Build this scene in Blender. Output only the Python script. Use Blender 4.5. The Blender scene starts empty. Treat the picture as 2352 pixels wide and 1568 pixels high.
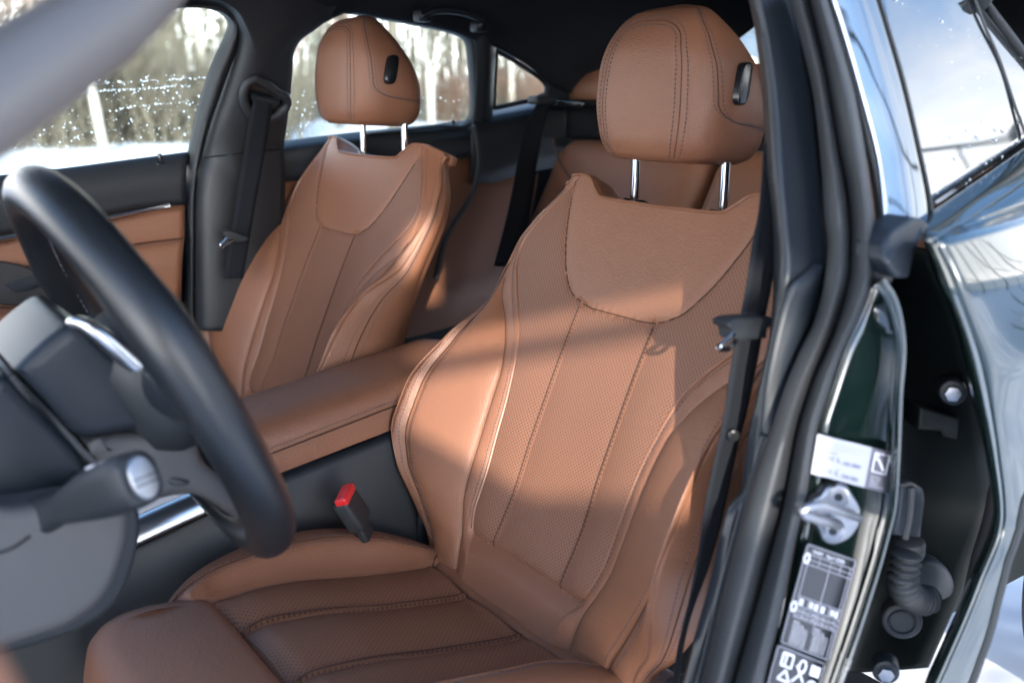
import bpy, math, random
import numpy as np
from mathutils import Matrix, Vector
from mathutils.geometry import tessellate_polygon
rng = random.Random(7)
SC = bpy.context.scene
COL = SC.collection
# ------------------------------------------------------------------ camera frame
CAM = np.array([0, 0, 1.15]); YAW, PITCH, FPX = math.radians(35.7), math.radians(14.3), 2287.0
FV = np.array([math.cos(PITCH)*math.sin(YAW), math.cos(PITCH)*math.cos(YAW), -math.sin(PITCH)])
RV = np.array([math.cos(YAW), -math.sin(YAW), 0.0]); UV_ = np.cross(RV, FV)
def ray(px, py): return FV + (px-1176)/FPX*RV + (784-py)/FPX*UV_
def at(px, py, y):                       # point of a sight line on the upright plane at depth y
    d = ray(px, py); return CAM + d*(y/d[1])
def atx(px, py, x):
    d = ray(px, py); return CAM + d*(x/d[0])
def tum(px, py, y0, k=.42, zb=.98, sgn=1):   # same, on a body side that leans inwards above the belt line
    y = y0
    for _ in range(14):
        p = at(px, py, y); y = y0 + sgn*k*max(0., p[2]-zb)
    return at(px, py, y)
# ------------------------------------------------------------------ mesh helpers
def A(*p): return np.array(p, float)
def unit(v): v = np.asarray(v, float); n = np.linalg.norm(v); return v/n if n > 1e-12 else v
def spl(xs, ys):                          # monotone cubic table
    xs = np.array(xs, float); ys = np.array(ys, float)
    h = np.diff(xs); d = np.diff(ys)/h; m = np.zeros(len(xs))
    m[0], m[-1] = d[0], d[-1]
    for i in range(1, len(xs)-1):
        m[i] = 0 if d[i-1]*d[i] <= 0 else 2*d[i-1]*d[i]/(d[i-1]+d[i])
    def f(x):
        x = np.clip(x, xs[0], xs[-1]); i = np.clip(np.searchsorted(xs, x)-1, 0, len(xs)-2)
        t = (x-xs[i])/h[i]
        return ys[i]*(1+2*t)*(1-t)**2 + h[i]*m[i]*t*(1-t)**2 + ys[i+1]*t*t*(3-2*t) + h[i]*m[i+1]*t*t*(t-1)
    return f
def resample(pts, n, smooth=True):        # even points along a polyline, rounded through its corners
    P = np.array(pts, float)
    if smooth and len(P) > 2:
        Q = []
        E = np.vstack([2*P[0]-P[1], P, 2*P[-1]-P[-2]])
        for i in range(1, len(E)-2):
            p0, p1, p2, p3 = E[i-1:i+3]
            t0 = 0; t1 = max(np.linalg.norm(p1-p0), 1e-6)**.5; t2 = t1+max(np.linalg.norm(p2-p1), 1e-6)**.5; t3 = t2+max(np.linalg.norm(p3-p2), 1e-6)**.5
            for t in np.linspace(t1, t2, 9)[:-1]:
                a1 = (t1-t)/(t1-t0)*p0+(t-t0)/(t1-t0)*p1; a2 = (t2-t)/(t2-t1)*p1+(t-t1)/(t2-t1)*p2; a3 = (t3-t)/(t3-t2)*p2+(t-t2)/(t3-t2)*p3
                b1 = (t2-t)/(t2-t0)*a1+(t-t0)/(t2-t0)*a2; b2 = (t3-t)/(t3-t1)*a2+(t-t1)/(t3-t1)*a3
                Q.append((t2-t)/(t2-t1)*b1+(t-t1)/(t2-t1)*b2)
        Q.append(P[-1]); P = np.array(Q)
    s = np.concatenate([[0], np.cumsum(np.linalg.norm(np.diff(P, axis=0), axis=1))])
    t = np.linspace(0, s[-1], n)
    return np.stack([np.interp(t, s, P[:, k]) for k in range(P.shape[1])], 1)
class MB:
    def __init__(s): s.v = []; s.f = []
    def add(s, V, F):
        o = len(s.v); s.v += [tuple(map(float, p)) for p in V]; s.f += [tuple(i+o for i in f) for f in F]; return s
    def grid(s, G, wrap=False, capu=False):
        G = np.asarray(G, float); m, n = G.shape[:2]; F = []
        for i in range(m-1):
            for j in range(n if wrap else n-1):
                k = (j+1) % n; F.append((i*n+j, i*n+k, (i+1)*n+k, (i+1)*n+j))
        if capu: F.append(tuple(range(n-1, -1, -1))); F.append(tuple((m-1)*n+j for j in range(n)))
        return s.add(G.reshape(-1, 3), F)
    def tube(s, path, r, n=10, cap=True, closed=False, flat=1.0, up=None):
        P = np.asarray(path, float); m = len(P); rr = np.broadcast_to(np.asarray(r, float), (m,))
        T = np.gradient(P, axis=0) if not closed else np.roll(P, -1, 0)-np.roll(P, 1, 0)
        u = np.array(up, float) if up is not None else (A(0, 0, 1) if abs(unit(T[0])[2]) < .9 else A(1, 0, 0))
        G = []
        for i in range(m):
            t = unit(T[i]); a = unit(np.cross(t, u)); b = np.cross(a, t)
            if up is None: u = b
            G.append([P[i]+rr[i]*(math.cos(q)*a+flat*math.sin(q)*b) for q in np.arange(n)*2*math.pi/n])
        if closed: G.append(G[0])
        return s.grid(np.array(G), wrap=True, capu=cap and not closed)
    def box(s, c, size, M=None, bev=0.0):
        hx, hy, hz = [q/2 for q in size]; c = np.array(c, float)
        b = min(bev, .49*min(size))
        M = np.eye(3) if M is None else np.asarray(M, float)
        if b <= 0:
            V = [A(x, y, z) for x in (-hx, hx) for y in (-hy, hy) for z in (-hz, hz)]
            F = [(0, 1, 3, 2), (4, 6, 7, 5), (0, 4, 5, 1), (2, 3, 7, 6), (0, 2, 6, 4), (1, 5, 7, 3)]
            return s.add([c+M@v for v in V], F)
        N = 4; ang = [math.pi/2*i/N for i in range(N+1)]
        ring = []
        for sx, sy, a0 in ((1, 1, 0), (-1, 1, math.pi/2), (-1, -1, math.pi), (1, -1, 1.5*math.pi)):
            for q in ang: ring.append((sx*(hx-b), sy*(hy-b), a0+q))
        rows = []
        for k in range(N+1):
            ph = math.pi/2*k/N; rows.append((-hz+b-b*math.cos(ph), b*math.sin(ph)))
        for k in range(N+1):
            ph = math.pi/2*k/N; rows.append((hz-b+b*math.sin(ph), b*math.cos(ph)))
        G = [[c+M@A(x+r*math.cos(a), y+r*math.sin(a), z) for x, y, a in ring] for z, r in rows]
        return s.grid(np.array(G), wrap=True, capu=True)
    def prism(s, outline, vec, bev=0.0):   # flat outline pushed along vec, edges chamfered at the start face
        P = np.array(outline, float); vec = np.array(vec, float); c = P.mean(0); n = len(P)
        L = [P]
        if bev > 0:
            nw = sum((np.cross(P[k]-c, P[(k+1) % n]-c) for k in range(n)), np.zeros(3)); sg = 1 if nw@vec > 0 else -1
            q = []
            for i in range(n):
                e = unit(P[(i+1) % n]-P[i]); e0 = unit(P[i]-P[i-1]); q.append(P[i]+unit(np.cross(unit(vec), unit(e+e0)))*bev*sg)
            q = np.array(q); t = unit(vec)*bev; L = [q, P*.55+q*.45+t*.12, P*.88+q*.12+t*.45, P+t]
        L.append(P+vec)
        L = np.array(L); o = len(s.v); s.grid(L, wrap=True)
        a = unit(P[1]-P[0]); nz = unit(nw) if bev > 0 else unit(sum((np.cross(P[k]-c, P[(k+1) % n]-c) for k in range(n)), np.zeros(3))); b = np.cross(nz, a)
        T = tessellate_polygon([[Vector((float((p-c)@a), float((p-c)@b), 0)) for p in L[0]]])
        m = len(L)-1; s.f += [(o+i, o+k, o+j) for i, j, k in T]; s.f += [(o+m*n+i, o+m*n+j, o+m*n+k) for i, j, k in T]
        return s
    def sphere(s, c, r, nu=8, nv=12, sc=(1, 1, 1)):
        G = [[A(*c)+r*A(sc[0]*math.sin(a)*math.cos(b), sc[1]*math.sin(a)*math.sin(b), sc[2]*math.cos(a)) for b in np.arange(nv)*2*math.pi/nv] for a in np.linspace(.05, math.pi-.05, nu)]
        return s.grid(np.array(G), wrap=True, capu=True)
    def cyl(s, a, b, r, n=20, bev=0.0):
        a = A(*a); b = A(*b); t = unit(b-a)
        if bev > 0:
            P = [a, a+t*bev*.3, a+t*bev, b-t*bev, b-t*bev*.3, b]; R = [r-bev, r-bev*.3, r, r, r-bev*.3, r-bev]
        else: P, R = [a, b], [r, r]
        up = A(0, 0, 1) if abs(t[2]) < .9 else A(1, 0, 0); x = unit(np.cross(t, up)); y = np.cross(t, x)
        G = [[p+q*(math.cos(w)*x+math.sin(w)*y) for w in np.arange(n)*2*math.pi/n] for p, q in zip(P, R)]
        return s.grid(np.array(G), wrap=True, capu=True)
    def build(s, name, mat, parent=None, smooth=40, solid=0, sub=0, bevel=0):
        me = bpy.data.meshes.new(name); me.from_pydata(s.v, [], s.f); me.validate(); me.update()
        o = bpy.data.objects.new(name, me); COL.objects.link(o); me.materials.append(mat)
        if smooth:
            me.polygons.foreach_set('use_smooth', [True]*len(me.polygons))
            try: me.set_sharp_from_angle(angle=math.radians(smooth))
            except Exception: pass
        if solid:
            m = o.modifiers.new('thickness', 'SOLIDIFY'); m.thickness = abs(solid); m.offset = -1 if solid > 0 else 1
        if bevel:
            m = o.modifiers.new('bevel', 'BEVEL'); m.width = bevel; m.segments = 2; m.limit_method = 'ANGLE'
        if sub:
            m = o.modifiers.new('sub', 'SUBSURF'); m.levels = sub; m.render_levels = sub
        if parent is not None: attach(o, parent)
        return o
def attach(o, parent):
    o.parent = parent; o.matrix_local = MW[parent.name].inverted() @ MW.get(o.name, Matrix())
    MW.setdefault(o.name, Matrix())
MW = {}
def setmw(o, M): MW[o.name] = M; o.matrix_world = M
def thing(name, label, cat, loc=(0, 0, 0), group=None):
    o = bpy.data.objects.new(name, None); COL.objects.link(o); o.empty_display_size = .05
    o['label'] = label; o['category'] = cat
    if group: o['group'] = group
    MW[o.name] = Matrix.Translation(Vector([float(q) for q in loc])); o.matrix_world = MW[o.name]
    return o
def tag(o, label, cat, group=None, kind=None):
    if label: o['label'] = label
    if cat: o['category'] = cat
    if group: o['group'] = group
    if kind: o['kind'] = kind
    return o
def frame(origin, x, y, z):
    M = Matrix(((x[0], y[0], z[0], origin[0]), (x[1], y[1], z[1], origin[1]), (x[2], y[2], z[2], origin[2]), (0, 0, 0, 1)))
    return M
def local(mb, name, mat, parent, M, **k):     # a part whose mesh is written in its own frame M (a world matrix)
    o = mb.build(name, mat, None, **k); MW[o.name] = M
    o.parent = parent; o.matrix_local = MW[parent.name].inverted() @ M
    return o
def face_cam(G, c=None):                      # make a grid's front side look into the cabin opening
    G = np.asarray(G, float); m, n = G.shape[:2]
    i, j = m//2, n//2; i = min(i, m-2); j = min(j, n-2)
    nn = np.cross(G[i, j+1]-G[i, j], G[i+1, j]-G[i, j]); c = CAM if c is None else c
    return G if nn@(c-G[i, j]) > 0 else G[:, ::-1]
def segspl(P, k):                         # rounded run through points, k steps between each pair
    E = np.vstack([2*P[0]-P[1], P, 2*P[-1]-P[-2]]); out = []
    for i in range(1, len(E)-2):
        p0, p1, p2, p3 = E[i-1:i+3]; d0, d1, d2 = [max(np.linalg.norm(b-a), 1e-6) for a, b in ((p0, p1), (p1, p2), (p2, p3))]
        m1 = ((p1-p0)/d0*d1+(p2-p1)/d1*d0)/(d0+d1)*d1; m2 = ((p2-p1)/d1*d2+(p3-p2)/d2*d1)/(d1+d2)*d1
        for t in np.linspace(0, 1, k+1)[:-1]: out.append((2*t**3-3*t*t+1)*p1+(t**3-2*t*t+t)*m1+(3*t*t-2*t**3)*p2+(t**3-t*t)*m2)
    out.append(P[-1]); return np.array(out)
def skin(curves, n=40, k=4, smooth=True, raw=False):     # surface laid through curves that run the same way
    C = [np.asarray(c, float) if raw else resample(c, n, smooth) for c in curves]; n = len(C[0])
    rows = []
    for i in range(n):
        rows.append(segspl(np.array([c[i] for c in C]), k) if len(C) > 2 else np.linspace(C[0][i], C[1][i], k+1))
    return face_cam(np.array(rows))
def panel(name, curves, mat, parent, n=40, k=4, solid=.006, smooth=True, raw=False, **kw):
    return MB().grid(skin(curves, n, k, smooth, raw)).build(name, mat, parent, solid=solid, smooth=60, **kw)
def dashes(mb, pts, nrm, pitch=.0056, ln=.0038, r=.00065, lift=.0005):
    P = np.array(pts); L = np.concatenate([[0], np.cumsum(np.linalg.norm(np.diff(P, axis=0), axis=1))])
    N = np.array(nrm)
    def ev(s): return np.array([np.interp(s, L, P[:, k]) for k in range(3)]), unit([np.interp(s, L, N[:, k]) for k in range(3)])
    s = .001
    while s+ln < L[-1]:
        a, na = ev(s); b, nb = ev(s+ln); m, nm = ev(s+ln/2)
        t = unit(b-a); x = np.cross(t, nm)
        G = []
        for p, q, rr in ((a, -.0003, r*.5), (m*.5+a*.5, lift, r), (m*.5+b*.5, lift, r), (b, -.0003, r*.5)):
            G.append([p+nm*q+rr*(math.cos(w)*x+math.sin(w)*nm) for w in np.arange(5)*2*math.pi/5])
        mb.grid(np.array(G), wrap=True, capu=True); s += pitch
    return mb
# ------------------------------------------------------------------ materials
def newmat(name):
    m = bpy.data.materials.new(name); m.use_nodes = True; nt = m.node_tree
    return m, nt, nt.nodes['Principled BSDF']
def mat(name, col, rough=.5, metal=0.0, spec=.5, coat=0.0, bump=None, var=0.0, varscale=6.0, bdist=.001, coords='Object', sheen=0.0, cior=1.5, ior=1.5):
    m, nt, b = newmat(name)
    b.inputs['Base Color'].default_value = (*col, 1); b.inputs['Roughness'].default_value = rough
    b.inputs['Metallic'].default_value = metal; b.inputs['Specular IOR Level'].default_value = spec
    b.inputs['Coat Weight'].default_value = coat; b.inputs['Coat IOR'].default_value = cior; b.inputs['IOR'].default_value = ior; b.inputs['Coat Roughness'].default_value = .04
    if sheen: b.inputs['Sheen Weight'].default_value = sheen
    tc = nt.nodes.new('ShaderNodeTexCoord')
    if bump:
        kind, sc, st = bump
        t = nt.nodes.new('ShaderNodeTexVoronoi' if kind == 'v' else 'ShaderNodeTexNoise'); t.inputs['Scale'].default_value = sc
        nt.links.new(tc.outputs[coords], t.inputs['Vector'])
        bp = nt.nodes.new('ShaderNodeBump'); bp.inputs['Strength'].default_value = st; bp.inputs['Distance'].default_value = bdist
        nt.links.new(t.outputs['Distance' if kind == 'v' else 'Fac'], bp.inputs['Height']); nt.links.new(bp.outputs['Normal'], b.inputs['Normal'])
    if var:
        t = nt.nodes.new('ShaderNodeTexNoise'); t.inputs['Scale'].default_value = varscale; t.inputs['Detail'].default_value = 5
        nt.links.new(tc.outputs[coords], t.inputs['Vector'])
        mx = nt.nodes.new('ShaderNodeMix'); mx.data_type = 'RGBA'
        mx.inputs['A'].default_value = (*[c*(1-var) for c in col], 1); mx.inputs['B'].default_value = (*[min(1, c*(1+var)) for c in col], 1)
        nt.links.new(t.outputs['Fac'], mx.inputs['Factor']); nt.links.new(mx.outputs['Result'], b.inputs['Base Color'])
        rr = nt.nodes.new('ShaderNodeMapRange'); rr.inputs['To Min'].default_value = max(0, rough-.08); rr.inputs['To Max'].default_value = min(1, rough+.08)
        nt.links.new(t.outputs['Fac'], rr.inputs['Value']); nt.links.new(rr.outputs['Result'], b.inputs['Roughness'])
    return m
def math_(nt, op, a, b=None):
    n = nt.nodes.new('ShaderNodeMath'); n.operation = op
    for i, q in enumerate((a, b)):
        if q is None: continue
        if isinstance(q, (int, float)): n.inputs[i].default_value = q
        else: nt.links.new(q, n.inputs[i])
    return n.outputs[0]
def perforated(name, col, pitch=.0062, rad=.17, holecol=(.02, .01, .008), rough=.5, flat='xy'):
    m, nt, b = newmat(name); tc = nt.nodes.new('ShaderNodeTexCoord'); sp = nt.nodes.new('ShaderNodeSeparateXYZ')
    nt.links.new(tc.outputs['Object'], sp.inputs[0]); X, Y = sp.outputs['XYZ'.index(flat[0].upper())], sp.outputs['XYZ'.index(flat[1].upper())]
    x = math_(nt, 'DIVIDE', X, pitch); y = math_(nt, 'DIVIDE', Y, pitch)
    def lat(o):
        fx = math_(nt, 'SUBTRACT', math_(nt, 'FRACT', math_(nt, 'ADD', x, o)), .5); fy = math_(nt, 'SUBTRACT', math_(nt, 'FRACT', math_(nt, 'ADD', y, o)), .5)
        return math_(nt, 'SQRT', math_(nt, 'ADD', math_(nt, 'MULTIPLY', fx, fx), math_(nt, 'MULTIPLY', fy, fy)))
    d = math_(nt, 'MINIMUM', lat(0.0), lat(.5))
    r = nt.nodes.new('ShaderNodeMapRange'); r.inputs['From Min'].default_value = rad-.05; r.inputs['From Max'].default_value = rad+.05
    nt.links.new(d, r.inputs['Value'])
    vo = nt.nodes.new('ShaderNodeTexNoise'); vo.inputs['Scale'].default_value = 9; vo.inputs['Detail'].default_value = 4
    nt.links.new(tc.outputs['Object'], vo.inputs['Vector'])
    cm = nt.nodes.new('ShaderNodeMix'); cm.data_type = 'RGBA'; cm.inputs['A'].default_value = (*[c*.9 for c in col], 1); cm.inputs['B'].default_value = (*[c*1.1 for c in col], 1)
    nt.links.new(vo.outputs['Fac'], cm.inputs['Factor'])
    mx = nt.nodes.new('ShaderNodeMix'); mx.data_type = 'RGBA'; mx.inputs['A'].default_value = (*holecol, 1)
    nt.links.new(cm.outputs['Result'], mx.inputs['B']); nt.links.new(r.outputs['Result'], mx.inputs['Factor']); nt.links.new(mx.outputs['Result'], b.inputs['Base Color'])
    bp = nt.nodes.new('ShaderNodeBump'); bp.inputs['Strength'].default_value = .7; bp.inputs['Distance'].default_value = .0008
    nt.links.new(r.outputs['Result'], bp.inputs['Height']); nt.links.new(bp.outputs['Normal'], b.inputs['Normal'])
    b.inputs['Roughness'].default_value = rough; b.inputs['Specular IOR Level'].default_value = .4
    return m
def glass(name, tint=(.9, .95, .93), rough=0.0):
    m, nt, b = newmat(name); nt.nodes.remove(b); out = nt.nodes['Material Output']
    tr = nt.nodes.new('ShaderNodeBsdfTransparent'); tr.inputs['Color'].default_value = (*tint, 1)
    gl = nt.nodes.new('ShaderNodeBsdfGlossy'); gl.inputs['Roughness'].default_value = rough
    lw = nt.nodes.new('ShaderNodeLayerWeight'); lw.inputs['Blend'].default_value = .5; fr = math_(nt, 'ADD', math_(nt, 'MULTIPLY', math_(nt, 'POWER', lw.outputs['Facing'], 5), .5), .03)
    mx = nt.nodes.new('ShaderNodeMixShader')
    nt.links.new(fr, mx.inputs['Fac']); nt.links.new(tr.outputs[0], mx.inputs[1]); nt.links.new(gl.outputs[0], mx.inputs[2]); nt.links.new(mx.outputs[0], out.inputs['Surface'])
    return m
LC = (.205, .089, .050)
def leather(name, col):
    m = mat(name, col, .45, bump=('v', 620, .4), var=.09, varscale=5, bdist=.0009, spec=.45); nt = m.node_tree; b = nt.nodes['Principled BSDF']
    bp = [n for n in nt.nodes if n.bl_idname == 'ShaderNodeBump'][0]; tc = [n for n in nt.nodes if n.bl_idname == 'ShaderNodeTexCoord'][0]
    t = nt.nodes.new('ShaderNodeTexNoise'); t.inputs['Scale'].default_value = 26; t.inputs['Detail'].default_value = 6; t.inputs['Roughness'].default_value = .6; t.inputs['Distortion'].default_value = .6
    nt.links.new(tc.outputs['Object'], t.inputs['Vector']); b2 = nt.nodes.new('ShaderNodeBump'); b2.inputs['Strength'].default_value = .15; b2.inputs['Distance'].default_value = .004
    nt.links.new(t.outputs['Fac'], b2.inputs['Height']); nt.links.new(b2.outputs['Normal'], bp.inputs['Normal']); return m
M = dict(
    leather=leather('tan_leather', LC),
    leather_perf=perforated('perforated_leather', (.195, .089, .054), rad=.15, holecol=(.05, .025, .016)),
    leather_perf2=perforated('perforated_seat_leather', (.200, .090, .052), pitch=.0068, rad=.145, holecol=(.05, .025, .016)),
    pipe=mat('piping_leather', (.21, .093, .053), .42),
    thread=mat('grey_thread', (.07, .065, .078), .7),
    seam=mat('seam_shadow_gap', (.05, .02, .012), .8),
    plastic=mat('soft_black_plastic', (.013, .016, .020), .55, bump=('n', 700, .25), var=.12, varscale=3, spec=.5),
    plastic2=mat('grey_black_plastic', (.012, .016, .022), .42, spec=.35, bump=('n', 700, .2), var=.1, varscale=3),
    knee=mat('grey_knee_plastic', (.065, .064, .067), .6, bump=('n', 600, .2), var=.06),
    rubber=mat('black_rubber_seal', (.022, .025, .029), .6, var=.2, varscale=12),
    lining=mat('black_cloth_lining', (.016, .018, .022), .95, bump=('n', 1500, .4), spec=.15),
    web=mat('black_belt_webbing', (.009, .011, .015), .85, spec=.2, bump=('n', 1200, .5)),
    gloss=mat('gloss_black_plastic', (.01, .011, .012), .2), mirror=mat('tinted_window', (.008, .01, .011), .02, ior=4.0, coat=.0),
    rimleather=mat('black_wheel_leather', (.011, .013, .016), .32, bump=('v', 800, .2), var=.1, varscale=10),
    chrome=mat('bright_chrome', (.75, .76, .78), .1, metal=1),
    satin=mat('satin_silver', (.62, .63, .66), .28, metal=1),
    steel=mat('zinc_steel', (.33, .34, .37), .38, metal=1, var=.12, varscale=60),
    paint=mat('dark_green_paint', (.006, .016, .014), .16, coat=1.0, cior=2.0, var=.1, varscale=2),
    paintin=mat('dark_green_inner_paint', (.003, .005, .005), .55, spec=.2, var=.2, varscale=14),
    red=mat('red_button', (.55, .02, .025), .3, spec=.5),
    white=mat('white_print', (.75, .75, .8), .5), whitep=mat('white_label_paper', (.40, .40, .45), .45),
    greyp=mat('grey_label_paper', (.13, .125, .15), .45), blackp=mat('black_label_film', (.012, .012, .016), .25),
    ink=mat('blue_black_ink', (.04, .04, .12), .6), grid=mat('grey_label_line', (.33, .33, .38), .5),
    glass=glass('window_glass'), drop=mat('raindrop_water', (.95, .97, 1), .02, ior=1.33),
    snow=mat('snow', (.82, .84, .88), .7, bump=('n', 3, .6), bdist=.08),
    tyre=mat('dusty_tyre_rubber', (.05, .05, .052), .85, bump=('n', 60, .5), var=.5, varscale=25),
)
M['drop'].node_tree.nodes['Principled BSDF'].inputs['Transmission Weight'].default_value = 1
# ------------------------------------------------------------------ front seats
YD = .958
VB = -.085
K = 10
aT = [spl([-.2, 1], [0, 0]), spl([-.2, .39, .45, 1], [.073, .073, .075, .08]),
      spl([-.1, 0, .045, .08, .15, .21, .265, .315, .357, .40, .43, .46, .50, .56, .6], [.08, .098, .122, .134, .138, .142, .151, .165, .192, .226, .245, .25, .232, .190, .165]),
      spl([-.1, -.03, .03, .051, .096, .175, .259, .302, .337, .384, .42, .46, .5, .56, .6], [.12, .125, .134, .143, .158, .162, .170, .187, .211, .253, .262, .26, .243, .203, .19]),
      spl([-.1, 0, .02, .055, .093, .148, .21, .29, .36, .42, .46, .5, .56], [.175, .195, .206, .229, .253, .270, .272, .260, .258, .268, .268, .253, .222]),
      spl([-.1, 0, .034, .089, .15, .2, .29, .36, .40, .45, .5, .55], [.2, .226, .250, .272, .281, .281, .270, .270, .274, .278, .266, .230])]
aT.append(lambda v: aT[5](v)+.008-.010*max(0, min(1, (v-.36)/.12))); aT.append(lambda v: aT[5](v)-.010); aT.append(lambda v: aT[5](v)-.06); aT.append(lambda v: 0*v)
wc = spl([-.1, -.06, -.02, .015, .038, .06, .12, .2, .3, .39, .5, .6], [-.03, .004, .016, .016, .007, .004, .000, .003, .003, .000, -.004, -.008])
wT = [wc, lambda v: wc(v)+.001,
      lambda v: wc(v)+spl([-.1, .03, .06, .2, .36, .45, .6], [.002, .002, .008, .010, .008, .002, 0])(v),
      spl([-.1, -.04, .03, .096, .2, .3, .384, .45, .6], [-.02, .005, .014, .018, .02, .014, .004, -.004, -.012]),
      spl([-.1, 0, .02, .055, .093, .148, .21, .29, .36, .42, .5, .6], [-.02, .01, .018, .036, .056, .069, .067, .047, .014, -.003, -.014, -.034]),
      spl([-.1, 0, .034, .089, .15, .2, .29, .36, .42, .5, .6], [-.04, 0, .022, .066, .090, .089, .056, .004, -.010, -.022, -.038]),
      lambda v: wT[5](v)*.4-.020, lambda v: 0*v-.042, lambda v: 0*v-.072, lambda v: 0*v-.078]
vtopS = spl([0, 1, 1.3, 1.42, 1.66, 1.8, 2, 3, 4, 5, 6, 7, 8, 9], [.541, .542, .544, .552, .569, .573, .574, .572, .568, .562, .560, .558, .555, .55])
shield = spl([.3885, .391, .395, .407, .423, .47, .521, .56, .60], [.0, .055, .076, .104, .121, .151, .172, .183, .18])
SHP = np.array([(0, .389)]+[(float(shield(v)), v) for v in np.concatenate([np.linspace(.3886, .396, 14), np.linspace(.398, .58, 60)])]); SHP = np.vstack([resample([(0, .389), tuple(SHP[1])], 20, False), SHP])
bulge = [(0, 1, .0028), (1, 2, .0028), (2, 3, .003), (3, 4, .010), (4, 5, .004), (5, 6, .006)]
def bp(s, t):
    """a point of the backrest front (half): s runs from the middle seam outwards, t from bottom to top"""
    vt = float(vtopS(s)); v = VB+t*(vt-VB)
    a = np.array([float(f(v)) for f in aT]); w = np.array([float(f(v)) for f in wT])
    i = min(int(s), K-2); q = s-i
    def cr(p):
        p0 = p[i-1] if i > 0 else (-p[1] if p is a else p[1]); p1, p2 = p[i], p[i+1]; p3 = p[i+2] if i+2 < K else p[i+1]
        m1, m2 = (p2-p0)/2, (p3-p1)/2
        if i in (0, 1, 2): m1 = m2 = p2-p1
        h = 2*q**3-3*q*q+1, q**3-2*q*q+q, -2*q**3+3*q*q, q**3-q*q
        return h[0]*p1+h[1]*m1+h[2]*p2+h[3]*m2
    aa, ww = cr(a), cr(w)
    for k0, k1, B in bulge:
        if k0 <= s <= k1:
            fade = max(0, min(1, (v-.034)/.02)) if k0 < 2 else max(0, min(1, (.40-v)/.06)) if k0 == 3 else 1
            ww += B*fade*(max(0, math.cos(math.pi/2*q) if k0 == 0 else math.sin(math.pi*q))**.55)
    if s < 2.02 and v > .3:                      # the smooth upper panel swells out of its own seam
        d = np.sqrt((SHP[:, 0]-aa)**2+(SHP[:, 1]-v)**2).min()
        din = d if (v > .389 and aa < float(shield(v))) else -d
        ww += .005*(1-math.exp(-max(0, din)/.012)) - .003*math.exp(-(din/.003)**2)
        if din > 0:                                   # the channel seams stop below it
            kk = 1-math.exp(-din/.006)
            for k0, k1, B in bulge[:2]:
                if k0 <= s <= k1: ww -= kk*(B*(max(0, math.cos(math.pi/2*q) if k0 == 0 else math.sin(math.pi*q))**.55))
    for v0, s0, s1, dp in ((.040, 0, 2.0, .004),):  # seam along the foot of the perforated insert
        if s <= s1+.2: ww -= dp*math.exp(-((v-v0-.012*max(0, s-1.6)**2)/.0035)**2)
    return aa, v, ww
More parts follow.
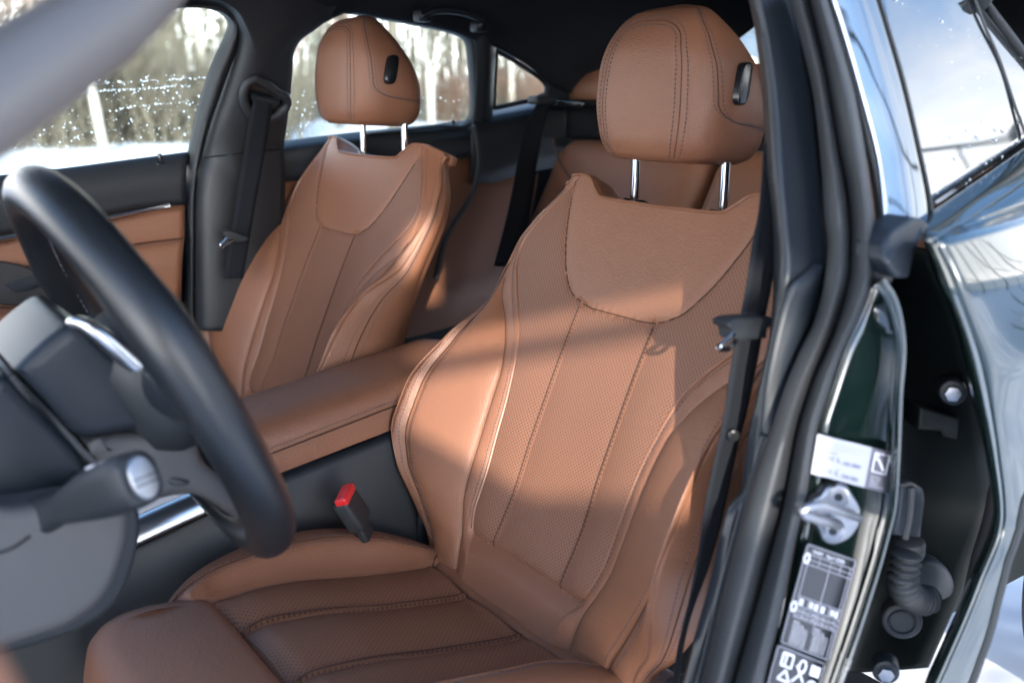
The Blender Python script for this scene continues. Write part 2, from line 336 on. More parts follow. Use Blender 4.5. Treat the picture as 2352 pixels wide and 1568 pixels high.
def seat_back(parent, Mb):
    S = np.concatenate([np.linspace(k, k+1, n, endpoint=False) for k, n in zip(range(9), (22, 28, 10, 20, 10, 10, 8, 6, 4))]+[[9]])
    T = np.linspace(0, 1, 170)
    H = np.array([[bp(s, t) for s in S] for t in T])            # rows x cols x (a,v,w)
    top = []
    for dv, dw in ((.004, -.0015), (.0062, -.006), (.0064, -.013), (.006, -.026), (.005, -.042), (.001, -.056), (-.008, -.068)):
        r = H[-1].copy()
        for j, s in enumerate(S):
            g = 1 if s <= 5 else max(0, 1-(s-5)/1.5)
            r[j, 1] += dv*g+(1-g)*.0008*(len(top)+1)*(1 if len(top) < 4 else .4)
            lim = -.074+.034*max(0, min(1, (s-3)/2)); r[j, 0] -= (1-g)*.0025*(len(top)+1)*min(1, r[j, 0]/.05)
            if s < 6: r[j, 2] = max(r[j, 2]+dw*g, min(lim, r[j, 2]))
        top.append(r)
    H = np.vstack([H, top]); nrow, ncol = H.shape[:2]
    def cls(i, j):
        c = H[i:i+2, j:j+2].reshape(-1, 3).mean(0); s = (S[j]+S[j+1])/2
        if i >= 169: return 0
        if s < 2.0 and c[1] > .040+.012*max(0, s-1.6)**2:
            return 2 if c[1] > .389 and c[0] < float(shield(c[1])) else 1
        return 0
    C = np.array([[cls(i, j) for j in range(ncol-1)] for i in range(nrow-1)])
    names = {0: ('backrest', M['leather']), 1: ('perforated_insert', M['leather_perf']), 2: ('shoulder_panel', M['leather'])}
    objs = {}
    for k in (0, 1, 2):
        mb = MB()
        for sg in (1, -1):
            V = H.copy(); V[..., 0] *= sg; F = []
            for i in range(nrow-1):
                for j in range(ncol-1):
                    if C[i, j] == k:
                        q = (i*ncol+j, i*ncol+j+1, (i+1)*ncol+j+1, (i+1)*ncol+j); F.append(q if sg > 0 else q[::-1])
            mb.add(V.reshape(-1, 3), F)
        used = sorted({i for f in mb.f for i in f}); mp = {}; vv = []; seen = {}
        for i in used:                                        # weld the two halves along the middle
            key = tuple(round(c, 6) for c in mb.v[i])
            if key not in seen: seen[key] = len(vv); vv.append(mb.v[i])
            mp[i] = seen[key]
        mb.v = vv; mb.f = [tuple(dict.fromkeys(mp[i] for i in f)) for f in mb.f]; mb.f = [f for f in mb.f if len(f) > 2]
        nm, mt = names[k]
        objs[k] = local(mb, nm, mt, parent if k == 0 else objs[0], Mb, smooth=180)
    # piping, seam threads
    def line(s, t0, t1, n=90, sg=1):
        pts, nn = [], []
        for t in np.linspace(t0, t1, n):
            p = np.array(bp(s, t)); q = np.array(bp(s+.03, t)); r = np.array(bp(s, min(1, t+.01))); 
            if r[1] <= p[1]: r = p+A(0, .01, 0)
            nr = unit(np.cross(q-p, r-p)); p[0] *= sg; nr[0] *= sg; pts.append(p); nn.append(nr)
        return np.array(pts), np.array(nn)
    for sg in (1, -1):
        pip = MB()
        p, n = line(2.0, .20, .985, sg=sg); pip.tube(p+n*.0012, .0021, 6)
        sea = MB()
        for grp in (((2.22, .22, .97),), ((3.9, .13, .74), (4.25, .13, .74)), ((5.0, .12, .97),), ((5.55, .1, .86), (5.8, .1, .86))):
            sti = MB()
            for s, ta, tb in grp: p, n = line(s, ta, tb, sg=sg); dashes(sti, p, n)
            local(sti, 'stitching', M['thread'], objs[0], Mb)
        p, n = line(4.06, .10, .78, sg=sg); local(MB().tube(p+n*.0004, .0009, 5), 'seam_line', M['seam'], objs[0], Mb)
        p, n = line(5.68, .08, .88, sg=sg); local(MB().tube(p+n*.0004, .001, 5), 'seam_line', M['seam'], objs[0], Mb)
        local(pip, 'piping', M['pipe'], objs[0], Mb)
        p, n = line(3.0, .14, .74, sg=sg); local(MB().tube(p+n*.0003, .0009, 5), 'seam_line', M['seam'], objs[0], Mb)
        p, n = line(1.0, .2, .755, sg=sg); sea = MB().tube(p+n*.0006, .0008, 5)
        q = []                                                # seam round the shoulder panel
        for v in np.linspace(.3905, .54, 60):
            a = float(shield(v)); best = min(np.linspace(0, 2, 161), key=lambda s: abs(bp(s, (v-VB)/(vtopS(s)-VB))[0]-a)); p = np.array(bp(best, (v-VB)/(vtopS(best)-VB))); p[0] = a*sg; q.append(p+A(0, 0, .0004))
        local(sea, 'seam_line', M['seam'], objs[0], Mb)
        if sg > 0: qa = q
        else: sea = MB().tube(resample(q[::-1]+qa, 160, False)+A(0, 0, .0006), .0009, 5)
    pip = MB(); fr = []                                                   # edge piping along the front of the top
    for s in np.linspace(5, 0, 120): a, v, w = bp(s, 1); fr.append((a, v+.0022, w+.0005))
    fr = np.array(fr); fr = np.vstack([fr*A(-1, 1, 1), fr[::-1]])
    pip.tube(fr, .0022, 6)
    local(pip, 'edge_piping', M['pipe'], objs[0], Mb); local(sea, 'seam_line', M['seam'], objs[0], Mb)
    return objs[0]
# cushion: x sideways, y forwards, z up out of the seat
cA = [lambda f: 0, lambda f: .063+.02*max(0, f-.1),
      spl([-.2, -.05, -.02, .07, .18, .25, .30, .36], [.165, .16, .156, .153, .150, .143, .132, .12]),
      spl([-.2, -.05, .05, .12, .2, .26, .32, .37], [.19, .185, .19, .197, .19, .178, .16, .135]),
      spl([-.2, -.05, .0, .06, .12, .19, .26, .32, .37], [.215, .215, .232, .246, .25, .24, .218, .19, .15])]
cA.append(lambda f: cA[4](f)+.008); cA.append(lambda f: cA[4](f)-.008)
czc = spl([-.2, -.10, -.06, -.03, 0, .1, .2, .26, .285, .30, .31], [-.03, .006, .012, .006, .0, .002, .008, .006, -.004, -.03, -.07])
cZ = [czc, lambda f: czc(f)-.001, lambda f: czc(min(f, .27))+.006-2.2*max(0, f-.33),
      spl([-.2, -.09, -.05, 0, .06, .13, .22, .29, .34, .37], [-.02, .008, .018, .034, .046, .050, .044, .034, .014, -.02]),
      spl([-.2, -.09, -.05, 0, .06, .13, .22, .29, .34, .37], [-.03, 0, .012, .024, .034, .038, .034, .022, .0, -.035]),
      lambda f: -.035, lambda f: -.12]
def cp(s, f):
    a = [float(q(f)) for q in cA]; z = [float(q(f)) for q in cZ]
    i = min(int(s), 5); q = s-i
    def cr(p):
        p0 = p[i-1] if i > 0 else p[1]; p1, p2 = p[i], p[i+1]; p3 = p[i+2] if i+2 < 7 else p[i+1]
        m1, m2 = (p2-p0)/2, (p3-p1)/2
        if i < 2: m1 = m2 = p2-p1
        return (2*q**3-3*q*q+1)*p1+(q**3-2*q*q+q)*m1+(-2*q**3+3*q*q)*p2+(q**3-q*q)*m2
    aa, zz = cr(a), cr(z)
    ins = max(0, min(1, (f+.026)/.01))
    for k0, B in ((0, .008), (1, .008)):
        if k0 <= s <= k0+1: zz += B*ins*(max(0, math.cos(math.pi/2*q) if k0 == 0 else math.sin(math.pi*q))**.6)
    if 2 <= s <= 3: zz -= .004*math.exp(-((s-2)/.06)**2)
    if s <= 2.1: zz -= .005*math.exp(-((f+.026)/.004)**2)
    return aa, f, zz
def seat_cushion(parent, Mc):
    S = np.concatenate([np.linspace(k, k+1, n, endpoint=False) for k, n in zip(range(6), (20, 26, 16, 12, 8, 6))]+[[6]])
    Fv = np.concatenate([np.linspace(-.17, .28, 110, endpoint=False), np.linspace(.28, .37, 30)])
    H = np.array([[cp(s, f) for s in S] for f in Fv]); nrow, ncol = H.shape[:2]
    objs = {}
    for k, (nm, mt) in enumerate((('cushion', M['leather']), ('perforated_insert', M['leather_perf2']))):
        mb = MB()
        for sg in (1, -1):
            V = H.copy(); V[..., 0] *= sg; F = []
            for i in range(nrow-1):
                for j in range(ncol-1):
                    s = (S[j]+S[j+1])/2; f = (Fv[i]+Fv[i+1])/2
                    isin = s < 2 and -.026 < f
                    if isin == bool(k) and not (s < 2 and f > .312):
                        q = (i*ncol+j, i*ncol+j+1, (i+1)*ncol+j+1, (i+1)*ncol+j); F.append(q if sg > 0 else q[::-1])
            mb.add(V.reshape(-1, 3), F)
        objs[k] = local(mb, nm, mt, parent if k == 0 else objs[0], Mc, smooth=180)
    def line(s, f0, f1, n=80, sg=1):
        P, N = [], []
        for f in np.linspace(f0, f1, n):
            p = np.array(cp(s, f)); q = np.array(cp(s+.03, f)); r = np.array(cp(s, f+.004)); nr = unit(np.cross(q-p, r-p)); p[0] *= sg; nr[0] *= sg; P.append(p); N.append(nr)
        return np.array(P), np.array(N)
    sea = MB()
    for sg in (1, -1):
        pip, sti = MB(), MB()
        p, n = line(2.0, -.02, .29, sg=sg); pip.tube(p+n*.002, .0026, 6)
        for s in (2.86, 3.14): p, n = line(s, -.07, .345, sg=sg); dashes(sti, p, n)
        p, n = line(3.0, -.09, .355, sg=sg); sea.tube(p+n*.0005, .0012, 5); p, n = line(3.04, -.09, .355, sg=sg); pip.tube(p+n*.0003, .0015, 5)
        local(pip, 'piping', M['pipe'], objs[0], Mc); local(sti, 'stitching', M['thread'], objs[0], Mc)
        p, n = line(1.0, -.024, .283, sg=sg); sea.tube(p, .0008, 5)
        P = [np.array(cp(s, -.026+.0)) for s in np.linspace(0, 2.05, 40)]+[np.array(cp(s, -.026-.055*(s-2.05))) for s in np.linspace(2.1, 3, 10)]
        P = np.array(P)*A(sg, 1, 1); sea.tube(P+A(0, 0, .0012), .0013, 5)
        P = np.array([cp(s, -.052-.02*(s-2)) for s in np.linspace(2, 4.6, 24)])*A(sg, 1, 1); sea.tube(P+A(0, 0, .0003), .001, 5)
    local(sea, 'seam_line', M['seam'], objs[0], Mc)
    # pull-out thigh support in front
    mb = MB(); rows = []
    for z, ins in ((-.10, 0), (-.02, 0), (0.004, .001), (.012, .006), (.0155, .016), (.017, .03)):
        ring = []
        fx, b0, b1 = .150, .302+ins*.6, .455-ins
        for q in np.linspace(0, 2*math.pi, 120, endpoint=False):
            c, s = math.cos(q), math.sin(q); e = .42 if s > 0 else .2
            x = (fx-ins)*math.copysign(abs(c)**e, c); y = (b0+b1)/2+(b1-b0)/2*math.copysign(abs(s)**e, s)
            ring.append((x, y, z-(.10*max(0, (y-.36)/.1)**2*.35 if z > -.05 else 0)))
        rows.append(ring)
    mb.grid(np.array(rows), wrap=True, capu=True)
    local(mb, 'thigh_support', M['leather'], parent, Mc, smooth=60)
    mb = MB().box((0, .245, -.075), (.26, .09, .07), bev=.01); local(mb, 'cushion_frame', M['plastic'], parent, Mc)
    return objs[0]
# headrest
HH = .196
hb = spl([0, .008, .03, .07, .11, .145, .172, .190, HH], [.080, .096, .110, .118, .114, .099, .076, .048, .010])
hf = spl([0, .008, .03, .08, .13, .165, .185, HH], [.030, .040, .047, .050, .047, .036, .018, -.014])
hk = spl([0, .008, .03, .07, .11, .15, .175, HH], [.086, .100, .108, .104, .087, .058, .036, .02])
def hp(q, h):
    b, f, k = float(hb(h)), float(hf(h)), float(hk(h)); c, s = math.cos(q), math.sin(q); e = .66
    x = b*math.copysign(abs(c)**e, c); y0, y1 = -k, f
    y = (y0+y1)/2+(y1-y0)/2*math.copysign(abs(s)**(.62 if s > 0 else .8), s)
    if s > 0: x *= 1+.0*s
    return A(x, h, y)
DX = .020
def headrest(parent, Mh, plen=.12):
    hs = np.concatenate([np.linspace(0, .02, 8, endpoint=False), np.linspace(.02, .17, 26, endpoint=False), HH-(HH-.17)*np.linspace(1, 0, 14)**1.6])
    qs = np.linspace(0, 2*math.pi, 72, endpoint=False)
    G = np.array([[hp(q, h) for q in qs] for h in hs])
    o = local(MB().grid(G[:, ::-1], wrap=True, capu=True), 'headrest', M['leather'], parent, Mh, smooth=180)
    sti, sea = MB(), MB()
    def track(fq, h0, h1, n=80):
        P = [hp(fq(h), h) for h in np.linspace(h0, h1, n)]; N = []
        for i, h in enumerate(np.linspace(h0, h1, n)):
            q = fq(h); N.append(unit(np.cross(hp(q, min(h+.002, HH-.0005))-hp(q, h-.001), hp(q+.02, h)-hp(q-.02, h))))
        P, N = np.array(P), np.array(N); c = A(0, .1, 0)
        N = np.array([x if x@(p-c) > 0 else -x for x, p in zip(N, P)])
        return P, N
    R = math.radians
    def trk(qh):
        P, N = [], []
        for q, h in qh:
            q = R(q); h = min(h, HH-.002); p = hp(q, h); n = unit(np.cross(hp(q, min(h+.002, HH-.0005))-hp(q, h-.001), hp(q+.02, h)-hp(q-.02, h))); c = A(0, .1, -.02)
            P.append(p); N.append(n if n@(p-c) > 0 else -n)
        return np.array(P), np.array(N)
    def loopA(d):                                              # seam round the front panel, over its rounded top corners
        v = [(62-d, h) for h in np.linspace(.006, .150, 40)]
        t = [(62-d+(28+d)*(1-math.cos(u)), .150+(.022+d*.0010)*math.sin(u)) for u in np.linspace(.05, math.pi/2, 24)]
        half = v+t
        return half+[(180-q, h) for q, h in half[::-1]]
    for d in (-5, 6):
        p, n = trk(loopA(d)); dashes(sti, p, n)
    p, n = trk(loopA(0)); sea.tube(p-n*.0002, .0008, 5)
    local(sti, 'stitching', M['thread'], o, Mh); sti = MB()
    for m in (1, -1):
        def loopB(d):
            v = [(26+d, h) for h in np.linspace(.186, .075, 50)]
            t = [(26+d-46*(1-math.cos(u)), .075-(.028-d*.0006)*math.sin(u)) for u in np.linspace(.05, math.pi/2, 16)]
            e = [(-20+d*.0-k, .047+d*.0006) for k in range(2, 66, 3)]
            g = v+t+e
            return g if m > 0 else [(180-q, h) for q, h in g]
        sti = MB()
        for d in (-5, 5): p, n = trk(loopB(d)); dashes(sti, p, n)
        p, n = trk(loopB(0)); sea.tube(p-n*.0002, .0008, 5)
        local(sti, 'stitching', M['thread'], o, Mh)
    local(sea, 'seam_line', M['seam'], o, Mh)
    for m in (1, -1):                                          # release buttons in both sides
        c0 = hp(math.radians(2) if m > 0 else math.pi-math.radians(2), .098)+A(0, 0, .028); nrm = unit(A(m, .10, -.22)); yv = unit(A(0, 1, 0)-nrm*nrm[1]); zv = np.cross(nrm, yv)*1.0
        out = []
        for q in np.linspace(0, 2*math.pi, 28, endpoint=False):
            c, s = math.cos(q), math.sin(q); yy = .0255*math.copysign(abs(s)**.6, s); zz = .0125*math.copysign(abs(c)**.6, c)
            out.append(c0+A(0, 0, -.028)+yv*yy+zv*(zz-.35*m*0)+A(0, 0, -.22*yy)-nrm*.005)
        b = local(MB().prism(np.array(out)+nrm*.0105, -nrm*.012, bev=.003), 'headrest_button', M['gloss'], o, Mh)
        out2 = [(p-c0-A(0, 0, -.028))*.62+c0+A(0, 0, -.028) for p in out]
        local(MB().prism(np.array(out2)+nrm*.0112, -nrm*.006, bev=.001), 'button_face', M['plastic2'], b, Mh) if False else None
    for x in (-.0825, .0825):
        mb = MB().tube([A(x, .02, -.012-DX), A(x, -.02, -.014-DX), A(x, -plen, -.016-DX)], .0062, 14)
        local(mb, 'headrest_post', M['chrome'], o, Mh)
        mb = MB()
        for k in range(5): mb.box((x+.0045, -.02-.012*k, -.018), (.006, .006, .008))
        if x > 0: pass
    return o
def make_seat(label, off, hr=0.0):
    root = thing('front_seat', label, 'car seat', A(.45, YD, .30), 'front car seats')
    r = math.radians(24.2); vh = A(math.sin(r), 0, math.cos(r)); nn = A(-math.cos(r), 0, math.sin(r)); L = A(0, -1, 0)
    Mb = frame((.699, YD, .503), L, vh, nn); seat_back(root, Mb)
    c = math.radians(10); fh = A(-math.cos(c), 0, math.sin(c)); up = A(math.sin(c), 0, math.cos(c))
    Mc = frame((.637, YD, .488), A(0, 1, 0), fh, up); seat_cushion(root, Mc)
    h = math.radians(3); vh2 = A(math.sin(h), 0, math.cos(h)); n2 = A(-math.cos(h), 0, math.sin(h))
    Mh = frame((.928, YD, 1.057), L, vh2, n2); headrest(root, Mh)
    for x in (-.0825, .0825):
        mb = MB(); mb.box((x, .5525, -.045), (.044, .012, .026), bev=.0035); local(mb, 'post_sleeve', M['gloss'], root, Mb)
    for s in (1, -1):                                          # side shields, recliner covers
        local(MB().box((s*.262, .02, -.115), (.03, .50, .13), bev=.014), 'side_shield', M['plastic2'], root, Mc)
        local(MB().box((s*.275, -.12, -.02), (.03, .12, .13), bev=.013), 'recliner_cover', M['plastic2'], root, Mc)
    return root
seat = make_seat('tan leather seat with perforated backrest nearest the open door', 0)
def copy_tree(o, parent=None):
    c = o.copy(); COL.objects.link(c); MW[c.name] = MW[o.name].copy()
    if parent is not None: c.parent = parent
    for ch in [q for q in ALL if q.parent is o]: copy_tree(ch, c)
    return c
ALL = list(COL.objects)
seat2 = copy_tree(seat); seat2.location = seat.matrix_world.translation+Vector((-.029, .76, .026))
[setattr(q, 'location', q.location+Vector((-.028, 0, 0))) for q in COL.objects if q.parent is seat2 and q.name.startswith('headrest')]
[setattr(p, 'location', p.location+Vector((0, 0, -.028))) for q in COL.objects if q.parent is seat2 and q.name.startswith('headrest') for p in COL.objects if p.parent is q and p.name.startswith('headrest_post')]
seat2['label'] = 'tan leather seat beyond the centre armrest, beside the far door'
# ------------------------------------------------------------------ centre console, belt buckle
con = thing('centre_console', 'centre console with padded tan armrest between the front seats', 'centre console', (.6, 1.33, .3))
def arm_rows(x0, x1, y0, y1, top, zd, r=.028):
    rows = []
    for q in np.linspace(0, 1, 34):
        x = x0+(x1-x0)*q; e = min(1, q/.06, (1-q)/.10); e = math.sqrt(max(0, 1-(1-e)**2)); z1 = top(q)-.022*(1-e); ring = []
        i = .018*(1-e)
        prof = [(y0+.004, zd), (y0, zd+.004), (y0-.0, zd+.02), (y0+.002, z1-.030), (y0+.008, z1-.014), (y0+.022, z1-.004), (y0+.05, z1+.001), ((y0+y1)/2, z1+.004), (y1-.05, z1+.001), (y1-.022, z1-.004), (y1-.008, z1-.014), (y1-.002, z1-.030), (y1, zd+.02), (y1-.004, zd)]
        for y, z in prof: ring.append((x, y+(i if y < (y0+y1)/2 else -i), max(z, zd)))
        rows.append(ring)
    return np.array(rows)
p0, p1 = at(650, 1018, 1.215), at(925, 893, 1.215)
t0, t1 = at(565, 880, 1.40), at(935, 753, 1.40)
slope = lambda q: p0[2]+(p1[2]-p0[2])*q*1.35+.062
G = arm_rows(.413, .857, 1.252, 1.43, lambda q: .686+.064*q, .0)
G[:, [0, -1], 2] = 0
for i in range(len(G)):
    q = i/(len(G)-1); base = .613+.068*q
    G[i, :, 2] = np.maximum(G[i, :, 2], base)
o = MB().grid(G[:, ::-1], capu=True).build('armrest', M['leather'], con, smooth=60)
# lid seam along the side of the armrest
sm = [(x, 1.2128, .6 + 0) for x in (0, 1)]
ln = np.array([(.428+.41*q, 1.2508, .648+.068*q) for q in np.linspace(0, 1, 40)])
MB().tube(ln, .0011, 5).build('lid_seam', M['seam'], o)
ln2 = np.array([(.433+.405*q, 1.2525, .656+.068*q) for q in np.linspace(0, 1, 60)])
dashes(MB(), ln2, [A(0, -1, .3)]*60).build('stitching', M['thread'], o)
# the dark side of the console down to the floor, and its front part with the silver trim
sec = lambda x, zt: [(x, 1.255, zt), (x, 1.245, zt-.012), (x, 1.236, zt-.08), (x, 1.215, .42), (x, 1.19, .26)]
rows = [sec(x, z) for x, z in ((-.6, .66), (-.3, .655), (-.05, .60), (.15, .567), (.3, .578), (.41, .606), (.62, .640), (.857, .678), (.93, .686))]
mb = MB().grid(face_cam(np.array([resample([r[k] for r in rows], 40) for k in range(5)])))
mb.build('console_side', M['plastic'], con, smooth=60, solid=.01)
MB().box((.14, 1.375, .49), (1.5, .20, .17)).build('console_core', M['plastic'], con)
e = [at(285, 1262, 1.205), at(380, 1217, 1.205), at(480, 1172, 1.205), at(600, 1118, 1.205)]
e = resample(e, 30); up = A(0, .004, .022)
tr = np.array([e+A(0, -.004, -.004), e+A(0, -.004, .004), e+A(0, .004, .018), e+A(0, .022, .024), e+A(0, .03, .022)])
MB().grid(face_cam(tr)).build('silver_trim', M['satin'], con, smooth=60, solid=.004)
M['mesh'] = perforated('perforated_metal_inlay', (.55, .56, .6), pitch=.0046, rad=.2, holecol=(.03, .03, .03), rough=.35)
tp = np.array([e+A(0, .028, .0235), e+A(0, .075, .030), e+A(0, .16, .02)])
MB().grid(face_cam(tp)).build('patterned_inlay', M['mesh'], con, smooth=60, solid=.004)
buckle = thing('belt_buckle', 'black seat belt buckle with red release button beside the centre console', 'belt buckle', at(805, 1170, 1.155))
bc = at(806, 1166, 1.150); zb = unit(A(-.42, .10, .80)); yb = unit(np.cross(zb, unit(A(-.55, -.8, 0)))); xb = np.cross(yb, zb)
xb = unit(A(.62, -.72, .22)-zb*(zb@A(.62, -.72, .22))); yb = np.cross(zb, xb)
Mk = frame(bc, xb, yb, zb)
b = local(MB().box((0, 0, -.004), (.024, .042, .050), bev=.006), 'buckle_housing', M['plastic'], buckle, Mk)
local(MB().box((.004, 0, .022), (.019, .038, .012), bev=.0035), 'release_button', M['red'], buckle, Mk)
local(MB().box((-.004, .002, -.040), (.012, .028, .03), bev=.004), 'buckle_stem', M['plastic'], buckle, Mk)
# ------------------------------------------------------------------ steering wheel and column
wh = thing('steering_wheel', 'black leather steering wheel out of focus in the foreground', 'steering wheel', (.272, YD, .882))
wr = math.radians(24.7); wn = A(math.cos(wr), 0, math.sin(wr)); wy = A(-math.sin(wr), 0, math.cos(wr)); wx = A(0, 1, 0)
Mw = frame((.252, .94, .889), wx, wy, wn)
path, rad = [], []
for q in np.arange(96)*2*math.pi/96:
    path.append(A(.191*math.cos(q), .191*math.sin(q), 0))
    dd = min(abs(math.degrees(q)-x) for x in (25, 155)); rad.append(.0230+.003*math.exp(-(dd/12)**2))
rim = local(MB().tube(path, rad, 20, closed=True, up=(0, 0, 1)), 'rim', M['rimleather'], wh, Mw, smooth=180)
st = MB()
inn = [A((.167)*math.cos(q), (.167)*math.sin(q), -.0015) for q in np.linspace(0, 2*math.pi, 500)]
dashes(st, inn, [unit(-p) for p in inn], pitch=.0075, ln=.006, r=.0011); local(st, 'stitching', M['thread'], rim, Mw)
hub = MB()
hub.grid(np.array([[A(rx*math.copysign(abs(math.cos(q))**.7, math.cos(q)), ry*math.copysign(abs(math.sin(q))**.8, math.sin(q))-.006, z) for q in np.arange(40)*2*math.pi/40] for rx, ry, z in ((.05, .05, -.045), (.066, .062, -.04), (.078, .07, -.02), (.08, .072, .005), (.07, .062, .022), (.03, .025, .03))]), wrap=True, capu=True)
local(hub, 'hub', M['plastic'], wh, Mw, smooth=50)
sp = MB()
for sg in (1, -1):
    sp.tube([A(sg*.06, .004, -.01), A(sg*.11, .008, -.012), A(sg*.165, .012, -.004)], [.028, .021, .017], 14, flat=.55)
sp.tube([A(0, -.05, -.012), A(0, -.11, -.016), A(0, -.168, -.004)], [.03, .026, .022], 14, flat=.5)
local(sp, 'spoke', M['plastic2'], wh, Mw, smooth=60)
col = thing('steering_column', 'dark steering column cover with control stalks under the wheel', 'steering column', at(240, 1000, .958))
Mcx = None
yc = YD-.075
def block(name, pts, y, dep, mt, bev=.012, sm=True):
    q = [at(px, py, y) for px, py in pts]; q = resample(q+[q[0]], 90, sm)[:-1]
    return MB().prism(q, A(0, dep, 0), bev=bev).build(name, mt, col, smooth=60)
cover = block('column_cover', ((36, 852), (75, 814), (120, 775), (165, 747), (205, 756), (250, 796), (300, 840), (400, 908), (446, 970), (450, 1003), (380, 997), (300, 996), (190, 1010), (110, 930)), yc, .15, M['plastic2'])
block('lower_cover', ((193, 1014), (300, 1001), (380, 1002), (452, 1009), (468, 1060), (520, 1108), (600, 1190), (598, 1222), (560, 1205), (450, 1142), (330, 1155), (255, 1125), (228, 1066)), yc, .15, M['knee'])
block('rear_cover', ((-220, 985), (-60, 905), (0, 868), (22, 870), (50, 902), (205, 1078), (180, 1110), (40, 1165), (-220, 1270)), yc, .15, M['plastic2'])
block('cover_gap', ((10, 870), (36, 858), (235, 1066), (212, 1090)), yc+.010, .13, M['gloss'], .002, False)
ed = resample([at(x, y, d) for x, y, d in ((160, 742, .895), (185, 741, .885), (225, 765, .878), (300, 831, .876), (350, 868, .876), (412, 912, .878))], 40)
MB().tube(ed, [.0025+.0058*math.sin(math.pi*(i+4)/47)**.8 for i in range(40)], 10).build('silver_edge', M['satin'], col, smooth=180)
block('adjuster_opening', ((385, 1106), (395, 1097), (420, 1098), (437, 1106), (428, 1114), (400, 1115)), yc-.001, .01, M['gloss'], .001)
def stalk(name, rootp, tip, r0, r1, n, mt, endmat=None):
    d = unit(tip-rootp); upv = unit(A(0, 0, 1)-d*d[2]); sd = np.cross(d, upv); Ms = frame(rootp, sd, upv, d); L = np.linalg.norm(tip-rootp)
    rows = []
    for z, rx, ry, dy in n:
        rows.append([A(rx*math.copysign(abs(math.cos(q))**.7, math.cos(q)), dy+ry*math.copysign(abs(math.sin(q))**.7, math.sin(q)), z*L) for q in np.arange(28)*2*math.pi/28])
    return local(MB().grid(np.array(rows), wrap=True, capu=True), name, mt, col, Ms, smooth=60), Ms, L
r0_, t0_ = at(70, 1195, .865), at(330, 1108, .735)
so, Ms, L = stalk('indicator_stalk', r0_, t0_, 0, 0, ((-.25, .012, .014, -.004), (0, .016, .017, 0), (.15, .017, .018, 0), (.28, .013, .013, .002), (.40, .015, .015, .002), (.62, .0185, .0205, .004), (.85, .020, .0225, .004), (.97, .0195, .0215, .004), (1.0, .017, .019, .004)), M['plastic'])
cap = [A(.0118*math.cos(q), .004+.0175*math.copysign(abs(math.sin(q))**.8, math.sin(q)), L*.985) for q in np.arange(32)*2*math.pi/32]
local(MB().prism([p+A(0, 0, .006) for p in cap], (0, 0, -.008), bev=.002), 'stalk_button', M['steel'], so, Ms, smooth=40)
for y in (-.001, .004): local(MB().box((0, y, L*.985+.0062), (.022, .0011, .0012)), 'button_mark', M['plastic'], so, Ms)
ic = MB()                                                     # lamp symbols on top of the stalk
for x0 in (-.006, .006):
    ring = [A(x0+.0035*math.cos(q), .0252, L*.72+.005*math.sin(q)) for q in np.arange(20)*2*math.pi/20]; ic.tube(ring, .0008, 5, closed=True, up=(0, 1, 0))
    for k in (-1, 0, 1): ic.box((x0-.0065, .0252, L*.72+.003*k), (.004, .0008, .0009))
local(ic, 'lamp_symbol', M['white'], so, Ms)
r1_, t1_ = at(40, 930, 1.04), at(-10, 805, 1.13)
so2, Ms2, L2 = stalk('wiper_stalk', at(75, 850, 1.035), at(-30, 800, 1.16), 0, 0, ((-.2, .012, .012, 0), (0, .013, .016, 0), (.25, .017, .024, 0), (.7, .019, .026, 0), (1, .017, .022, 0)), M['plastic'])
local(MB().box((0, .026, .035), (.012, .001, .003)).box((0, .026, .05), (.008, .001, .008)), 'wiper_symbol', M['white'], so2, Ms2)
dash = thing('dashboard', 'grey lower dashboard knee panel beneath the steering column', 'dashboard', at(100, 1300, .80))
kp = [at(x, y, .83) for x, y in ((-160, 1130), (40, 1165), (150, 1150), (225, 1145), (290, 1150), (303, 1200), (285, 1290), (245, 1375), (170, 1435), (80, 1470), (-60, 1510), (-200, 1540))]
kp = resample(kp+[kp[0]], 70, True)[:-1]
MB().prism(kp, A(-.01, .10, -.01), bev=.012).build('knee_panel', M['knee'], dash, smooth=45)
kd = [at(x+22, y+6, .855) for x, y in ((-160, 1130), (40, 1165), (150, 1150), (225, 1145), (290, 1150), (303, 1200), (287, 1290), (250, 1375), (176, 1435), (86, 1470), (-60, 1510), (-200, 1540))]; kd = resample(kd+[kd[0]], 70, True)[:-1]
MB().prism(kd, A(-.01, .12, -.01), bev=.006).build('panel_rim', M['plastic'], dash, smooth=45)
ky = [at(x, y, .829) for x, y in ((-60, 1278), (20, 1262), (70, 1230))]
MB().tube(resample(ky, 20), .0012, 6).build('panel_gap', M['gloss'], dash)
# ------------------------------------------------------------------ floor, sill, far side of the cabin
body = thing('car_body', 'dark green car body shell with black cabin trim', 'car body', (.6, 1.3, .2))
MB().box((.17, 1.34, .24), (2.16, 1.42, .05)).build('carpet', M['lining'], body)
MB().box((-.05, .60, .33), (1.6, .16, .16), bev=.03).build('sill', M['plastic'], body)

tops = lambda x: .93+.085*x
rows = [[A(x, 2.075, z) for x in np.linspace(-1.0, 2.2, 20)] for z in (.1, .5)]+[[A(x, 2.075, tops(x)) for x in np.linspace(-1.0, 2.2, 20)]]
MB().grid(face_cam(np.array(rows))).build('body_side', M['paintin'], body, solid=.012)
rows = [[A(x, .64, z) for x in np.linspace(.92, 2.1, 12)] for z in (.46, .7, .96)]
MB().grid(face_cam(np.array(rows))).build('inner_side', M['paintin'], body, solid=.01)
MB().box((-.75, 1.34, .55), (.06, 1.46, .8)).build('bulkhead', M['lining'], body)
